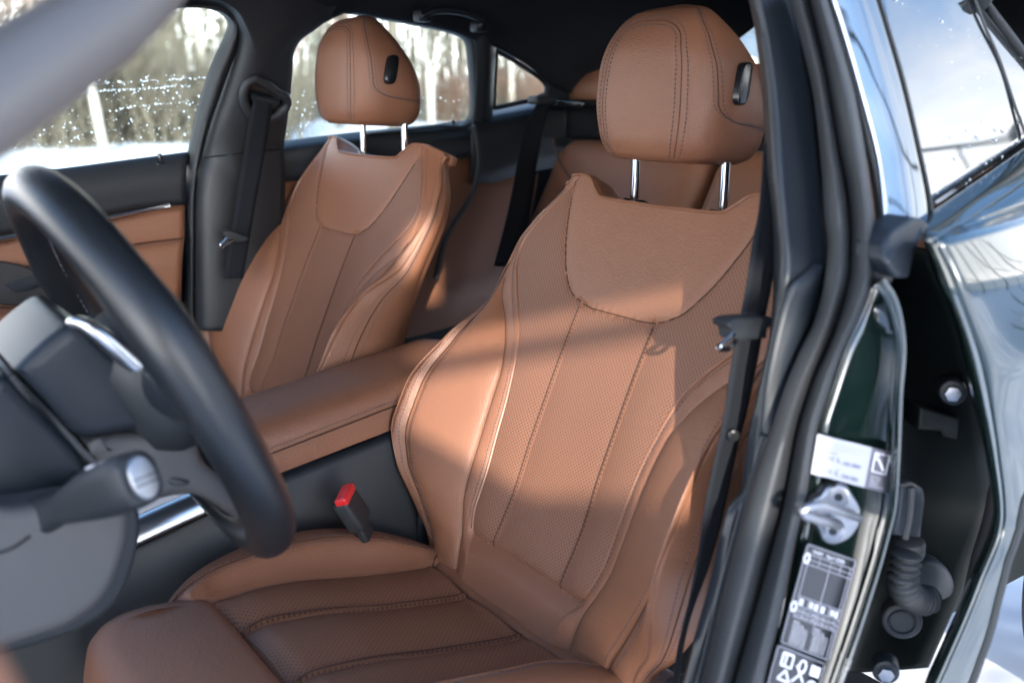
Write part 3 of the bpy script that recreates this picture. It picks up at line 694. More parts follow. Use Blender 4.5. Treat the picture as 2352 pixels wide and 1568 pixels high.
# ------------------------------------------------------------------ far front door
K2 = 2.03
def pg(px, py, y0=K2): return tum(px, py, y0, .42, 1.02, -1)
def L_(pts, f, *a): return [f(x, y, *a) for x, y in pts]
fd = thing('car_door', 'closed far front door with tan panel and rain-spotted window', 'car door', (.3, 2.0, .5))
belt = [(-260, 445), (-120, 425), (0, 407), (150, 390), (262, 375), (428, 353)]
bl = L_(belt, at, 2.02)
b2 = [(-260, 505), (-120, 480), (0, 455), (150, 435), (262, 420), (428, 400)]
b3 = [(-260, 590), (-120, 565), (0, 545), (150, 515), (262, 492), (330, 478), (428, 470)]
uptrim = panel('upper_trim', [L_(belt, at, 2.035), [p+A(0, -.012, .004) for p in bl], L_(b2, at, 1.985), L_(b3, at, 1.99)], M['plastic'], fd, solid=.02)
chr_t = L_([(-260, 592), (0, 541), (120, 520), (259, 492), (340, 477), (388, 470)], at, 1.98); chr_b = L_([(-260, 610), (0, 556), (120, 533), (259, 504), (340, 484), (388, 472)], at, 1.975)
panel('chrome_strip', [chr_t, [(a+b)/2+A(0, -.008, 0) for a, b in zip(chr_t, chr_b)], chr_b], M['satin'], fd, solid=.004)
t1 = [(-260, 600), (0, 552), (259, 500), (388, 474), (425, 471)]; t2 = [(-260, 690), (0, 620), (330, 556), (424, 543)]; t3 = [(-260, 720), (0, 645), (250, 590), (421, 566)]; t4 = [(-260, 980), (0, 850), (250, 740), (416, 690)]
mid = panel('tan_panel', [L_(t1, at, 1.995), L_(t2, at, 1.98), L_(t3, at, 1.97), L_(t4, at, 1.97)], M['leather'], fd, solid=.02)
for dy, nm in ((0, 'stitching'),):
    q = resample(L_([(-100, 655), (0, 634), (250, 577), (421, 554)], at, 1.968), 120)
    dashes(MB(), q, [A(0, -1, 0)]*120, lift=.003).build('stitching', M['thread'], mid)
    q2 = resample(L_([(-100, 646), (0, 626), (250, 570), (421, 547)], at, 1.968), 60); MB().tube(q2, .0018, 6).build('panel_seam', M['seam'], mid)
bowl = [(-90, 610), (-20, 602), (30, 606), (70, 618), (105, 642), (118, 668), (108, 690), (80, 700), (40, 702), (-20, 698), (-90, 690)]
bw = resample(L_(bowl+[bowl[0]], at, 1.945), 60)[:-1]
M['speaker'] = perforated('speaker_grille', (.03, .033, .036), pitch=.006, rad=.17, rough=.5, flat='xz')
MB().prism(bw, A(0, .02, 0), bev=.004).build('speaker_panel', M['speaker'], fd, smooth=30)
pk = resample(L_([(12, 652), (72, 636), (98, 637), (110, 644), (105, 653), (40, 672), (28, 669), (12, 652)], at, 1.943), 40)[:-1]
MB().prism(pk, A(0, .004, 0), bev=.0015).build('switch_plate', M['plastic2'], fd, smooth=30)
gr = [L_([(-150, 700), (-20, 704), (60, 706), (110, 700), (150, 690), (200, 680)], at, 1.93), L_([(-150, 728), (-20, 728), (80, 735), (150, 722), (215, 705)], at, 1.90), L_([(-150, 760), (-20, 760), (90, 768), (160, 752), (225, 735)], at, 1.905), L_([(-150, 800), (-20, 790), (90, 790), (170, 775), (230, 760)], at, 1.94)]
g = panel('door_armrest', gr, M['leather'], fd, solid=.03)
q = resample(L_([(-100, 726), (-20, 727), (60, 735), (140, 727), (205, 708)], at, 1.893), 90); dashes(MB(), q, [A(0, -1, .3)]*90, lift=.004).build('stitching', M['thread'], g)
sw = panel('switch_block', [L_([(-40, 765), (10, 768), (36, 772)], at, 1.62), L_([(-40, 800), (10, 800), (40, 795)], at, 1.62)], M['plastic'], fd, solid=.02) if False else None
pin = MB().box(at(369, 378, 2.0), (.020, .014, .012), bev=.004); pin.cyl(at(369, 375, 2.0), at(366, 353, 2.0), .0042, 10, bev=.001)
pin.build('lock_pin', M['gloss'], fd)
# window glass with raindrops
wo = [(-300, 460), (0, 412), (150, 396), (262, 380), (432, 358), (452, 262), (486, 150), (519, 75), (523, 49), (500, 24), (446, 18), (300, 40), (0, 150), (-300, 300)]
wg = [pg(x, y, 2.045) for x, y in wo]
gz = MB().prism(wg, A(0, .004, .002)); gl = gz.build('window_glass', M['glass'], fd, smooth=0)
def drops(par, px0, px1, py0, py1, n, y0, inside, seed, trails=()):
    r = random.Random(seed); mb = MB()
    def put(x, y, s):
        c = pg(x, y, y0)-A(0, .0012, 0); mb.sphere(c, s, 4, 6, (1, .45, r.uniform(1, 1.5)))
    k = 0
    while k < n:
        x, y = r.uniform(px0, px1), py1-(py1-py0)*r.random()**1.7
        if inside(x, y): put(x, y, .0006+.0016*r.random()**3); k += 1
    for (xa, ya, xb, yb, m) in trails:
        for i in range(m):
            t = r.random(); put(xa+(xb-xa)*t, ya+(yb-ya)*t+r.gauss(0, 1.2), .0006+.0012*r.random()**2)
    o = mb.build('raindrops', M['drop'], par, smooth=180); o['kind'] = 'stuff'; return o
drops(gl, 0, 480, 170, 385, 520, 2.043, lambda x, y: y < 352-.0*x+(430-x)*.12 and x < 462-(y-262)*.30 and y > 315-.62*x, 3, ((195, 194, 478, 178, 70), (195, 211, 440, 197, 110), (270, 250, 440, 232, 40)))
# ------------------------------------------------------------------ far pillar between the doors
sealin = [(429, 362), (450, 262), (484, 150), (517, 75), (521, 49), (498, 26), (446, 19), (380, 22)]
sealout = [(463, 362), (484, 285), (514, 199), (544, 112), (547, 67), (525, 34), (480, 14), (380, 8)]
low_in, low_out = [(424, 700), (426, 560), (427, 470), (428, 400)], [(444, 760), (444, 560), (444, 470), (452, 400)]
si, so_ = [pg(x, y, 2.01) for x, y in low_in+sealin], [pg(x, y, 1.985) for x, y in low_out+sealout]
md = [(a+b)/2+A(.0, -.022, 0) for a, b in zip(si, so_)]
panel('door_seal', [si, md, so_], M['rubber'], body, n=70, solid=.004)
c1 = [(434, 760), (434, 560), (434, 470), (442, 400), (453, 362), (474, 285), (504, 199), (534, 112), (537, 70), (517, 40), (474, 20), (380, 14)]
c2 = [(470, 760), (470, 560), (470, 470), (480, 400), (492, 360), (512, 285), (540, 199), (562, 125), (568, 80), (556, 50), (520, 8), (380, -12)]
c3 = [(560, 760), (560, 560), (560, 470), (560, 400), (568, 352), (578, 285), (592, 199), (606, 140), (618, 90), (630, 50), (640, 12), (640, -30)]
c4 = [(660, 760), (655, 560), (655, 470), (655, 400), (652, 344), (660, 281), (667, 225), (671, 180), (682, 105), (727, 67), (760, 40), (790, -30)]
pil = [[pg(x, y, d) for x, y in c] for c, d in ((c1, 2.005), (c2, 1.955), (c3, 1.945), (c4, 1.97))]
b_pil = panel('pillar_trim', pil, M['plastic'], body, n=80, k=6, solid=.01)
spq = [pg(x, y, d-.0035) for x, y, d in ((470, 361, 1.975), (495, 359, 1.955), (570, 350, 1.945), (650, 343, 1.968))]
MB().tube(resample(spq, 30), .0016, 6).build('trim_joint', M['gloss'], b_pil)
# belt outlet ring on that pillar, belt
sb = thing('seat_belt', 'black seat belt hanging on the far door pillar', 'seat belt', at(600, 380, 1.93), 'seat belts')
ring = [(585, 181), (569, 190), (560, 212), (563, 242), (578, 263), (600, 272), (628, 268), (652, 252), (659, 238), (655, 222), (640, 216), (612, 194)]
rp = resample([pg(x, y, 1.935) for x, y in ring]+[pg(*ring[0], 1.935)], 60)[:-1]
MB().tube(rp, .0095, 10, closed=True, up=(0, 1, 0)).build('belt_outlet', M['plastic'], sb, smooth=180)
cc = rp.mean(0); MB().prism([(p-cc)*.93+cc+A(0, .006, 0) for p in rp], A(0, .01, 0)).build('outlet_recess', M['gloss'], sb)
MB().tube([pg(580, 223, 1.925), pg(640, 236, 1.925)], .006, 10).build('belt_guide', M['plastic2'], sb)
wl = [pg(x, y, d) for x, y, d in ((583, 226, 1.922), (575, 265, 1.925), (566, 320, 1.915), (553, 400, 1.89), (538, 500, 1.87), (527, 570, 1.86), (515, 640, 1.85))]
wr_ = [pg(x, y, d) for x, y, d in ((627, 234, 1.922), (622, 270, 1.925), (613, 330, 1.915), (600, 400, 1.89), (582, 500, 1.87), (570, 570, 1.86), (558, 640, 1.85))]
panel('webbing', [wl, wr_], M['web'], sb, solid=.0015)
tb = MB().prism(resample([at(x, y, 1.845) for x, y in ((512, 535), (524, 528), (560, 541), (572, 546), (568, 553), (540, 556), (520, 548), (512, 535))], 30)[:-1], A(0, .012, 0), bev=.003)
tg = tb.build('belt_tongue', M['plastic'], sb, smooth=40)
MB().tube(resample([at(x, y, 1.842) for x, y in ((523, 546), (505, 563), (508, 570), (536, 550))], 20, False), .0022, 8).build('tongue_plate', M['chrome'], tg)
# ------------------------------------------------------------------ far rear door
rd = thing('car_door', 'closed far rear door with a small quarter window behind', 'car door', (1.2, 2.0, .5))
rt = [(640, 326), (700, 317), (837, 301), (1000, 285), (1072, 277)]; rm = [(640, 350), (700, 340), (837, 322), (1000, 306), (1090, 296)]; rb = [(640, 420), (800, 400), (1036, 362), (1120, 347), (1215, 330)]
panel('upper_trim', [L_(rt, at, 2.03), L_(rm, at, 1.985), L_(rb, at, 2.0)], M['plastic'], rd, solid=.02)
r4 = [(640, 800), (800, 800), (1000, 760), (1180, 700)]
panel('lower_panel', [L_(rb, at, 2.005), L_(r4, at, 1.98)], M['leather'], rd, solid=.02)
MB().tube(resample([at(x, y, 1.97) for x, y in ((1000, 372), (1036, 362), (1070, 358))], 12), .005, 8).build('door_handle', M['plastic2'], rd)
MB().cyl(at(1043, 284, 2.0), at(1040, 276, 2.0), .004, 10).box(at(1044, 288, 2.0), (.016, .01, .006), bev=.002).build('lock_pin', M['gloss'], rd)
ro = [(648, 330), (700, 321), (837, 305), (1000, 288), (1072, 281), (1073, 112), (1067, 92), (1043, 79), (950, 58), (867, 43), (725, 62), (685, 131), (662, 240)]
gl2 = MB().prism([pg(x, y, 2.045) for x, y in ro], A(0, .004, .002)).build('window_glass', M['glass'], rd, smooth=0)
drops(gl2, 655, 1065, 150, 310, 260, 2.043, lambda x, y: y < 318-(x-660)*.1, 5)
fr_in = [(837, 303), (1000, 286), (1068, 278), (1069, 112), (1064, 94), (1043, 81), (950, 60), (867, 45), (780, 30)]
fr_out = [(837, 308), (1000, 294), (1085, 288), (1092, 112), (1084, 86), (1052, 62), (955, 38), (870, 24), (780, 8)]
fi, fo = [pg(x, y, 2.03) for x, y in fr_in], [pg(x, y, 2.0) for x, y in fr_out]
panel('window_seal', [fi, [(a+b)/2+A(0, -.012, 0) for a, b in zip(fi, fo)], fo], M['rubber'], rd, n=70, solid=.004)
# pillar behind, quarter window, dark shelf
panel('quarter_pillar', [[pg(x, y, 2.0) for x, y in ((1086, 320), (1092, 200), (1090, 110), (1080, 70))], [pg(x, y, 1.985) for x, y in ((1110, 310), (1116, 200), (1115, 115), (1110, 80))], [pg(x, y, 2.01) for x, y in ((1131, 280), (1135, 190), (1139, 116), (1139, 90))]], M['plastic'], rd, solid=.01)
qo = [(1130, 252), (1137, 112), (1174, 131), (1227, 165), (1252, 187), (1259, 199), (1256, 219), (1219, 234)]
MB().prism([pg(x, y, 2.045) for x, y in qo], A(0, .004, .002)).build('quarter_glass', M['glass'], rd, smooth=0)
qi = [(1133, 249), (1219, 231), (1253, 217), (1256, 199), (1249, 187), (1227, 169), (1174, 135), (1139, 116), (1133, 249)]
MB().tube(resample([pg(x, y, 2.03) for x, y in qi], 70, False), .006, 8).build('quarter_seal', M['rubber'], rd)
panel('shoulder_trim', [[at(x, y, 2.04) for x, y in ((1085, 262), (1131, 252), (1219, 234), (1300, 212))], [at(x, y, 1.96) for x, y in ((1085, 290), (1131, 282), (1200, 268), (1300, 250))], [at(x, y, 1.965) for x, y in ((1085, 420), (1131, 420), (1200, 400), (1300, 380))]], M['plastic'], rd, solid=.01)
MB().tube(resample([at(x, y, 1.9) for x, y in ((1088, 290), (1097, 330), (1100, 380), (1082, 450), (1045, 510), (1020, 560), (1000, 640))], 40), .006, 8).build('door_seal', M['rubber'], rd)
# ------------------------------------------------------------------ roof lining with its side rails
top_far = [(200, 28), (380, 6), (480, 10), (560, 40), (640, 50), (725, 60), (800, 30), (867, 40), (950, 54), (1043, 74), (1090, 92), (1139, 110), (1227, 162), (1256, 190), (1300, 212), (1420, 250)]
top_pts = [pg(x, y, 1.995) for x, y in top_far]
top_pts = [p if p[2] < 1.30 else p for p in top_pts]
rail2 = [A(p[0]+.01, p[1]-.06, p[2]+.045) for p in top_pts]; rail3 = [A(p[0]+.03, p[1]-.24, p[2]+.10) for p in top_pts]
zc = lambda x: 1.40-.03*max(0, x-1.2)**2
rail4 = [A(p[0]+.06, 1.34, max(zc(p[0]), p[2]+.10)) for p in top_pts]; rail5 = [A(p[0]+.06, .80, max(1.33-.04*max(0, p[0]-1.2)**2, 1.12)) for p in top_pts]; rail6 = [A(p[0]+.04, .70, max(1.29-.05*max(0, p[0]-1.2)**2, 1.10)) for p in top_pts]
panel('roof_lining', [top_pts, rail2, rail3, rail4, rail5, rail6], M['lining'], body, n=60, k=5, solid=.02)
# outer roof panel
rows = []
for x in np.linspace(-.15, 2.4, 20):
    zz = 1.435-.06*max(0, x-1.0)**2-.10*max(0, .1-x)**1.5; rows.append([A(x, y, zz-.10*abs((y-1.34)/.66)**4) for y in np.linspace(.66, 2.0, 15)])
MB().grid(np.array(rows)).build('roof', M['paint'], body, solid=.012, smooth=180)
# grab handle
gh = thing('grab_handle', 'black grab handle folded up on the roof edge above the rear window', 'grab handle', pg(1030, 40, 1.9))
hp_ = [pg(x, y, 1.90) for x, y in ((968, 40), (985, 30), (1010, 24), (1060, 28), (1090, 38), (1106, 50), (1098, 64))]
MB().tube(resample(hp_, 40), .009, 10, flat=.8).build('grip', M['plastic2'], gh, smooth=180)
for x, y in ((970, 38), (1100, 62)): MB().box(pg(x, y, 1.915), (.03, .03, .022), bev=.006).build('handle_foot', M['plastic'], gh)
# ------------------------------------------------------------------ far rear corner, rear glass wall
rc = [[pg(x, y, 2.02) for x, y in ((1250, 240), (1256, 205), (1250, 188), (1227, 165))]]
XW = 2.10
def wallq(px, py): return atx(px, py, XW)
hole = [(1640, 60), (1762, 60), (1762, 232), (1640, 226)]; h4 = [wallq(*p) for p in hole]
mb = MB()
def rect(a, b, c, d): mb.add([a, b, c, d], [(0, 1, 2, 3)])
lo, hi, lf, rg = .70, 1.42, 2.08, .62
rect(A(XW, lf, lo), A(XW, h4[0][1], lo), A(XW, h4[0][1], hi), A(XW, lf, hi)); rect(A(XW, h4[1][1], lo), A(XW, rg, lo), A(XW, rg, hi), A(XW, h4[1][1], hi))
rect(A(XW, h4[0][1], h4[0][2]), A(XW, h4[1][1], h4[1][2]), A(XW, h4[1][1], hi), A(XW, h4[0][1], hi)); rect(A(XW, h4[0][1], lo), A(XW, h4[1][1], lo), A(XW, h4[1][1], h4[2][2]), A(XW, h4[0][1], h4[3][2]))
mb.build('tailgate_trim', M['lining'], body, smooth=0, solid=.02)
MB().prism([h4[0], h4[1], h4[2], h4[3]], A(.004, 0, 0)).build('rear_glass', M['glass'], body, smooth=0)
cp_ = [[pg(x, y, 2.01) for x, y in ((1180, 122), (1234, 162), (1262, 190), (1263, 210), (1256, 230), (1250, 300))], [A(2.14, 1.98, z) for z in (1.42, 1.3, 1.15, 1.0, .80)]]
panel('corner_pillar_trim', cp_, M['lining'], body, solid=.012)
# ------------------------------------------------------------------ rear seat and its belt
rs = thing('rear_seat', 'shaded brown leather rear bench behind the front seats', 'rear seat', (1.5, 1.34, .3))
LR = M['leather']
def slab(x0, z0, x1, z1, y0, y1, th, r=.05):
    rows = []
    for q in np.linspace(0, 1, 26):
        e = min(1, q/.12, (1-q)/.12); e = math.sqrt(max(0, 1-(1-e)**2)); i = r*(1-e)
        c = A(x0+(x1-x0)*q, 0, z0+(z1-z0)*q); n = unit(A(-(z1-z0), 0, x1-x0)); row = []
        for u in np.linspace(0, 1, 24):
            e2 = min(1, u/.1, (1-u)/.1); e2 = math.sqrt(max(0, 1-(1-e2)**2)); bow = .012*math.sin(math.pi*u*2)**2*math.sin(math.pi*q)
            row.append(c+A(0, y0+i+(y1-y0-2*i)*u, 0)+n*(th*e2*e+bow))
        rows.append(row)
    return np.array(rows)
rbk = MB().grid(face_cam(slab(1.28, .50, 1.56, 1.03, 1.40, 1.90, .06))).grid(face_cam(slab(1.28, .50, 1.56, 1.03, .78, 1.40, .06))).build('backrest', LR, rs, smooth=180, solid=.08)
MB().grid(face_cam(slab(.92, .50, 1.36, .47, .78, 1.90, .06))).build('cushion', LR, rs, smooth=180, solid=.12)
for pts in (((1268, 320), (1290, 380), (1330, 430), (1400, 470)), ((1235, 400), (1222, 480), (1210, 560), (1190, 640))):
    MB().tube(resample([atx(x, y, 1.35+.28*(560-y)/560*.9-.02) for x, y in pts], 24), .003, 6).build('seam_line', M['seam'], rbk)
for x in (1392, 1690):
    c = atx(x, 200, 1.62); rows = []
    for z, w, d in ((-.045, .08, .03), (-.035, .105, .045), (0, .115, .05), (.03, .11, .045), (.045, .09, .02)):
        rows.append([c+A(d*math.copysign(abs(math.sin(q))**.6, math.sin(q)), w*math.copysign(abs(math.cos(q))**.5, math.cos(q)), z) for q in np.arange(30)*2*math.pi/30])
    MB().grid(np.array(rows), wrap=True, capu=True).build('rear_headrest', LR, rs, smooth=180)
MB().box(atx(1325, 238, 1.56), (.10, .16, .02), bev=.008).build('belt_outlet_plate', M['gloss'], rs)
MB().box((1.85, 1.34, 1.02), (.62, 1.3, .02)).build('parcel_shelf', M['lining'], rs)
rbelt = thing('seat_belt', 'black rear seat belt stretched down past the rear bench corner', 'seat belt', at(1200, 420, 1.7), 'seat belts')
dp = (1.93, 1.90, 1.84, 1.74, 1.64)
wl = [at(x, y, d) for (x, y), d in zip(((1231, 240), (1204, 300), (1189, 375), (1167, 487), (1135, 610)), dp)]; wr2 = [at(x, y, d) for (x, y), d in zip(((1264, 240), (1246, 307), (1227, 412), (1204, 506), (1176, 612)), dp)]
panel('webbing', [wl, wr2], M['web'], rbelt, solid=.0015)
MB().box(at(1245, 230, 1.93), (.06, .04, .02), bev=.006).build('belt_outlet', M['plastic'], rbelt)
M['taupe'] = mat('matte_taupe_pillar', (.15, .135, .125), .45, bump=('n', 500, .15), var=.06)  # one even matte taupe over the whole front pillar
ax1, ax2 = unit(A(.6, -.78, 0)), A(0, 0, 1)
# ------------------------------------------------------------------ near door opening: pillar, seals, painted face
def nt(px, py, y0): return tum(px, py, y0, .36, .98, 1)
cA_ = [(1715, -20), (1735, 80), (1752, 230), (1760, 400), (1772, 515), (1776, 650), (1767, 771), (1740, 947), (1727, 1039), (1706, 1130), (1676, 1180), (1644, 1333), (1582, 1540), (1560, 1610)]
cA2 = [(1760, -20), (1785, 80), (1808, 230), (1820, 400), (1830, 515), (1840, 600), (1815, 720), (1780, 860), (1757, 960), (1735, 1060), (1705, 1150), (1660, 1320), (1606, 1540), (1588, 1610)]
cB_ = [(1805, -20), (1840, 100), (1868, 225), (1887, 400), (1893, 500), (1900, 560), (1893, 640), (1872, 730), (1830, 820), (1798, 900), (1770, 985), (1725, 1122), (1672, 1317), (1600, 1610)]
cC_ = [(1854, -20), (1895, 150), (1928, 337), (1950, 450), (1957, 540), (1955, 620), (1940, 690), (1910, 780), (1870, 870), (1850, 930), (1835, 980), (1802, 1149), (1742, 1373), (1675, 1610)]
cD_ = [(1895, -20), (1929, 94), (1966, 225), (2003, 450), (2013, 555), (2008, 640), (1988, 700), (1935, 806), (1902, 905), (1878, 980), (1854, 1130), (1832, 1220), (1790, 1430), (1745, 1610)]
def cv(c, d, n=90):                     # a pillar line, stepped evenly down its height
    xs, ys = zip(*c); f = spl(ys, xs); return [nt(float(f(y)), y, d) for y in np.linspace(ys[0], ys[-1], n)]
def mix(a, b, t, dy, da, db, n=90):
    fa, fb = spl([q[1] for q in a], [q[0] for q in a]), spl([q[1] for q in b], [q[0] for q in b]); out = []
    for k in np.linspace(0, 1, n):
        ya = a[0][1]+(a[-1][1]-a[0][1])*k; yb = b[0][1]+(b[-1][1]-b[0][1])*k; y = ya+(yb-ya)*t; out.append(nt(float(fa(ya))*(1-t)+float(fb(yb))*t, y, da+(db-da)*t+dy))
    return out
panel('pillar_trim', [cv(cA_, .625), mix(cA_, cA2, .55, -.012, .61, .59), cv(cA2, .585), cv(cB_, .578)], M['plastic2'], body, k=5, solid=.008, raw=True)
# raised belt cover low on the trim
bc_ = [(1895, 600), (1872, 590), (1815, 660), (1785, 760), (1757, 900), (1745, 1000)]; bd_ = [(1893, 610), (1885, 690), (1850, 780), (1815, 880), (1785, 960), (1770, 1000)]
panel('trim_cover', [cv(bc_, .577), [(a+b)/2+A(0, -.006, 0) for a, b in zip(cv(bc_, .576), cv(bd_, .574))], cv(bd_, .573)], M['plastic2'], body, solid=.004)
panel('door_seal', [cv(cB_, .574), mix(cB_, cC_, .2, -.020, .57, .552), mix(cB_, cC_, .55, -.026, .57, .552), mix(cB_, cC_, .85, -.018, .57, .552), cv(cC_, .560)], M['rubber'], body, k=4, solid=.003, raw=True)
panel('door_seal', [cv(cC_, .562), mix(cC_, cD_, .25, -.026, .552, .535), mix(cC_, cD_, .6, -.032, .552, .535), mix(cC_, cD_, .9, -.020, .552, .535), cv(cD_, .540)], M['rubber'], body, k=4, solid=.003, raw=True)
cP = [(2008, 640), (1991, 690), (1937, 806), (1904, 905), (1880, 980), (1856, 1130), (1834, 1220), (1792, 1430), (1747, 1610)]
cP2 = [(2014, 645), (1999, 700), (1948, 806), (1914, 905), (1890, 980), (1866, 1130), (1844, 1220), (1802, 1430), (1757, 1610)]
cG = [(2020, 648), (2040, 680), (2069, 806), (2063, 912), (2061, 1000), (2053, 1149), (2033, 1240), (1975, 1430), (1912, 1610)]
cG2 = [(2026, 650), (2056, 690), (2080, 806), (2075, 912), (2070, 1000), (2063, 1149), (2043, 1240), (1986, 1430), (1924, 1610)]
pface = panel('painted_pillar', [cv(cP, .545), cv(cP2, .528), mix(cP2, cG, .12, .012, .53, .51), mix(cP2, cG, .85, .012, .53, .51), cv(cG, .500), cv(cG2, .506), [p+A(.03, .05, 0) for p in cv(cG2, .52)]], M['paint'], body, k=4, solid=.006, raw=True)
# inner jamb behind the ridge and the front face of the rear door
cH = [(2118, 546), (2150, 640), (2189, 736), (2234, 912), (2262, 1041), (2279, 1167), (2222, 1340), (2105, 1610)]
cI = [(2150, 550), (2178, 605), (2212, 690), (2262, 840), (2298, 1041), (2312, 1182), (2260, 1340), (2145, 1610)]
jm = [(2026, 650), (2050, 690), (2078, 806), (2073, 912), (2068, 1000), (2061, 1149), (2041, 1240), (1910, 1610)]
jb = [(2040, 560), (2085, 690), (2110, 806), (2120, 912), (2125, 1000), (2125, 1149), (2100, 1300), (2000, 1610)]
panel('door_jamb', [cv(jm, .55), [p+A(.02, .05, 0) for p in cv(jb, .57)], [p+A(.11, .055, -.03) for p in cv(cH, .475)]], M['paintin'], body, k=6, solid=.004, raw=True)
nd = thing('car_door', 'dark glossy near rear door with mirror-like window and outer skin', 'car door', (1.5, .46, .5))
hi_ = [p+A(.055, .024, -.015) for p in cv(cH, .47)]
panel('door_edge', [hi_, cv(cH, .480), [(a+b)/2+A(-.004, -.004, 0) for a, b in zip(cv(cH, .47), cv(cI, .455))], cv(cI, .458)], M['paint'], nd, k=4, solid=.004, raw=True)
# outer skin running back along the car
ch0 = [nt(x, y, .519) for x, y in ((2078, 516), (2140, 477), (2250, 403), (2352, 333), (2470, 256))]; ch1 = [nt(x, y, .492) for x, y in ((2120, 532), (2170, 503), (2250, 452), (2352, 388), (2470, 312))]; ch2 = [nt(x, y, .480) for x, y in ((2150, 548), (2190, 523), (2260, 480), (2352, 418), (2470, 345))]
edge = resample(cv(cI, .456), 60)
zpro = spl([.1, .25, .35, .5, .65, .80, .90, .97, 1.06], [.54, .50, .475, .452, .442, .444, .456, .472, .50])
cut = [nt(x, y, .452) for x, y in ((2460, 905), (2400, 1020), (2352, 1140), (2309, 1300), (2265, 1450), (2205, 1610))]   # edge of the wheel arch
cz = np.array([p[2] for p in cut])[::-1]; cx = np.array([p[0] for p in cut])[::-1]
def xend(z): return float(np.interp(z, list(cz)+[cz[-1]+.03, cz[-1]+.06], list(cx)+[1.5, 2.3]))
rows = []
for p in edge:
    r = []; xe = max(xend(p[2]), p[0]+.02)
    for q in np.linspace(0, 1, 40):
        x = p[0]+(xe-p[0])*q**1.3; z = p[2]+(.05*(x-p[0])*max(0, (p[2]-.5)/.5) if xe > 1.4 else 0); yy = p[1]+(.442-.456)*(1-math.exp(-(x-p[0])/.05))
        crease = .012*math.exp(-((p[2]-.90)/.035)**2)*min(1, (x-p[0])/.1)
        r.append(A(x, yy+(float(zpro(p[2]))-.445)*min(1, (x-p[0])/.25)*.8-crease, z))
    rows.append(r)
MB().grid(face_cam(np.array(rows), A(1.0, -2, .8))).build('door_skin', M['paint'], nd, smooth=180, solid=.004)
panel('door_shoulder', [ch2, [p*.5+q*.5+A(0, -.004, 0) for p, q in zip(resample(ch2, 30), resample(rows[0], 30))][::7]+[resample(rows[0], 30)[-1]], rows[0]], M['paint'], nd, solid=.004)
a0 = [r[-1] for r in rows if r[-1][0] < 1.3]
MB().tube(resample(a0, 30), .004, 8).build('arch_edge', M['rubber'], nd)
panel('arch_trim', [[p+A(.002, .004, 0) for p in resample(a0, 20)], [p+A(.02+.010*i/19, .02, -.01) for i, p in enumerate(resample(a0, 20))], [p+A(.03+.02*i/19, .06, -.02) for i, p in enumerate(resample(a0, 20))]], M['knee'], nd, solid=.004)
# window, its front divider, chrome belt strip, black frame
bl_ = [(2080, 512), (2140, 476), (2250, 402), (2352, 332), (2470, 255)]
gb = [nt(x, y, .520) for x, y in bl_]
tp_ = [(2015, -40), (2085, -60), (2180, -60), (2262, 20), (2360, 130)]
gt = [nt(x, y, .520) for x, y in tp_]
MB().grid(skin([gb, [(a+b)/2+A(0, -.003, 0) for a, b in zip(gb, gt)], gt], 30, 8)).build('window_glass', M['mirror'], nd, smooth=180, solid=.004)
cE = [(1902, -20), (1929, 60), (1970, 199), (2018, 394), (2032, 525), (2022, 600)]; cF = [(2016, -20), (2040, 60), (2075, 180), (2112, 337), (2138, 461), (2142, 492)]
E1, F1 = cv(cE, .527), cv(cF, .515)
panel('pillar_cover', [E1, [a*.6+b*.4+A(0, -.004, 0) for a, b in zip(E1, F1)], F1], M['mirror'], nd, solid=.004)
MB().tube(resample(F1, 40), .0016, 6).build('glass_edge', M['rubber'], nd)
D0 = cv([(1897, -20), (1931, 94), (1968, 225), (2006, 450), (2016, 555), (2018, 610)], .536)
panel('edge_seal', [D0, [(a+b)/2+A(0, .004, 0) for a, b in zip(D0, cv([(1902, -20), (1936, 94), (1972, 225), (2018, 420), (2032, 540), (2030, 610)], .53))], cv([(1906, -20), (1940, 94), (1978, 225), (2022, 420), (2036, 540), (2034, 610)], .527)], M['rubber'], nd, solid=.003)
MB().tube(resample(cv([(1906, -20), (1933, 60), (1974, 199), (2022, 394), (2034, 525)], .524), 40), .0018, 6).build('bright_edge', M['satin'], nd)
gd = [nt(x, y, .516) for x, y in ((2236, -10), (2262, 60), (2296, 139), (2330, 240), (2360, 320))]; MB().tube(resample(gd, 30), .0018, 6).build('window_divider', M['rubber'], nd)
panel('belt_strip', [ch0, ch1, ch2], M['paint'], nd, solid=.004)
rb0 = [nt(x, y, .53) for x, y in ((2212, -20), (2262, 42), (2308, 100), (2352, 165), (2420, 270))]; rb1 = [nt(x, y, .51) for x, y in ((2258, -20), (2300, 40), (2340, 95), (2390, 165), (2460, 270))]
panel('window_frame', [rb0, [(a+b)/2+A(0, -.01, 0) for a, b in zip(rb0, rb1)], rb1], M['rubber'], nd, solid=.01)
ck = MB().prism(resample([nt(x, y, .492) for x, y in ((2030, 560), (2052, 528), (2098, 498), (2118, 502), (2138, 515), (2150, 545), (2118, 548), (2105, 575), (2090, 640), (2060, 640), (2030, 600), (2030, 560))], 50, False)[:-1], A(.004, .03, 0), bev=.005)
ck.build('corner_cover', M['plastic2'], nd, smooth=45)
wsq = resample(cv([(2004, 560), (2020, 620), (2060, 660), (2095, 668), (2125, 640)], .515), 30); MB().tube(wsq, .009, 10).build('corner_seal', M['rubber'], nd)
dr = MB(); rd_ = random.Random(8)                              # drops on the near window
for k in range(110):
    u, v = rd_.random(), rd_.random()**1.5
    p = (gb[0]*(1-u)+gb[-1]*u)*(1-v)+(gt[0]*(1-u)+gt[-1]*u)*v; dr.sphere(p+A(0, -.0022, 0), .0008+.0014*rd_.random()**2, 4, 6, (1, .4, 1.3))
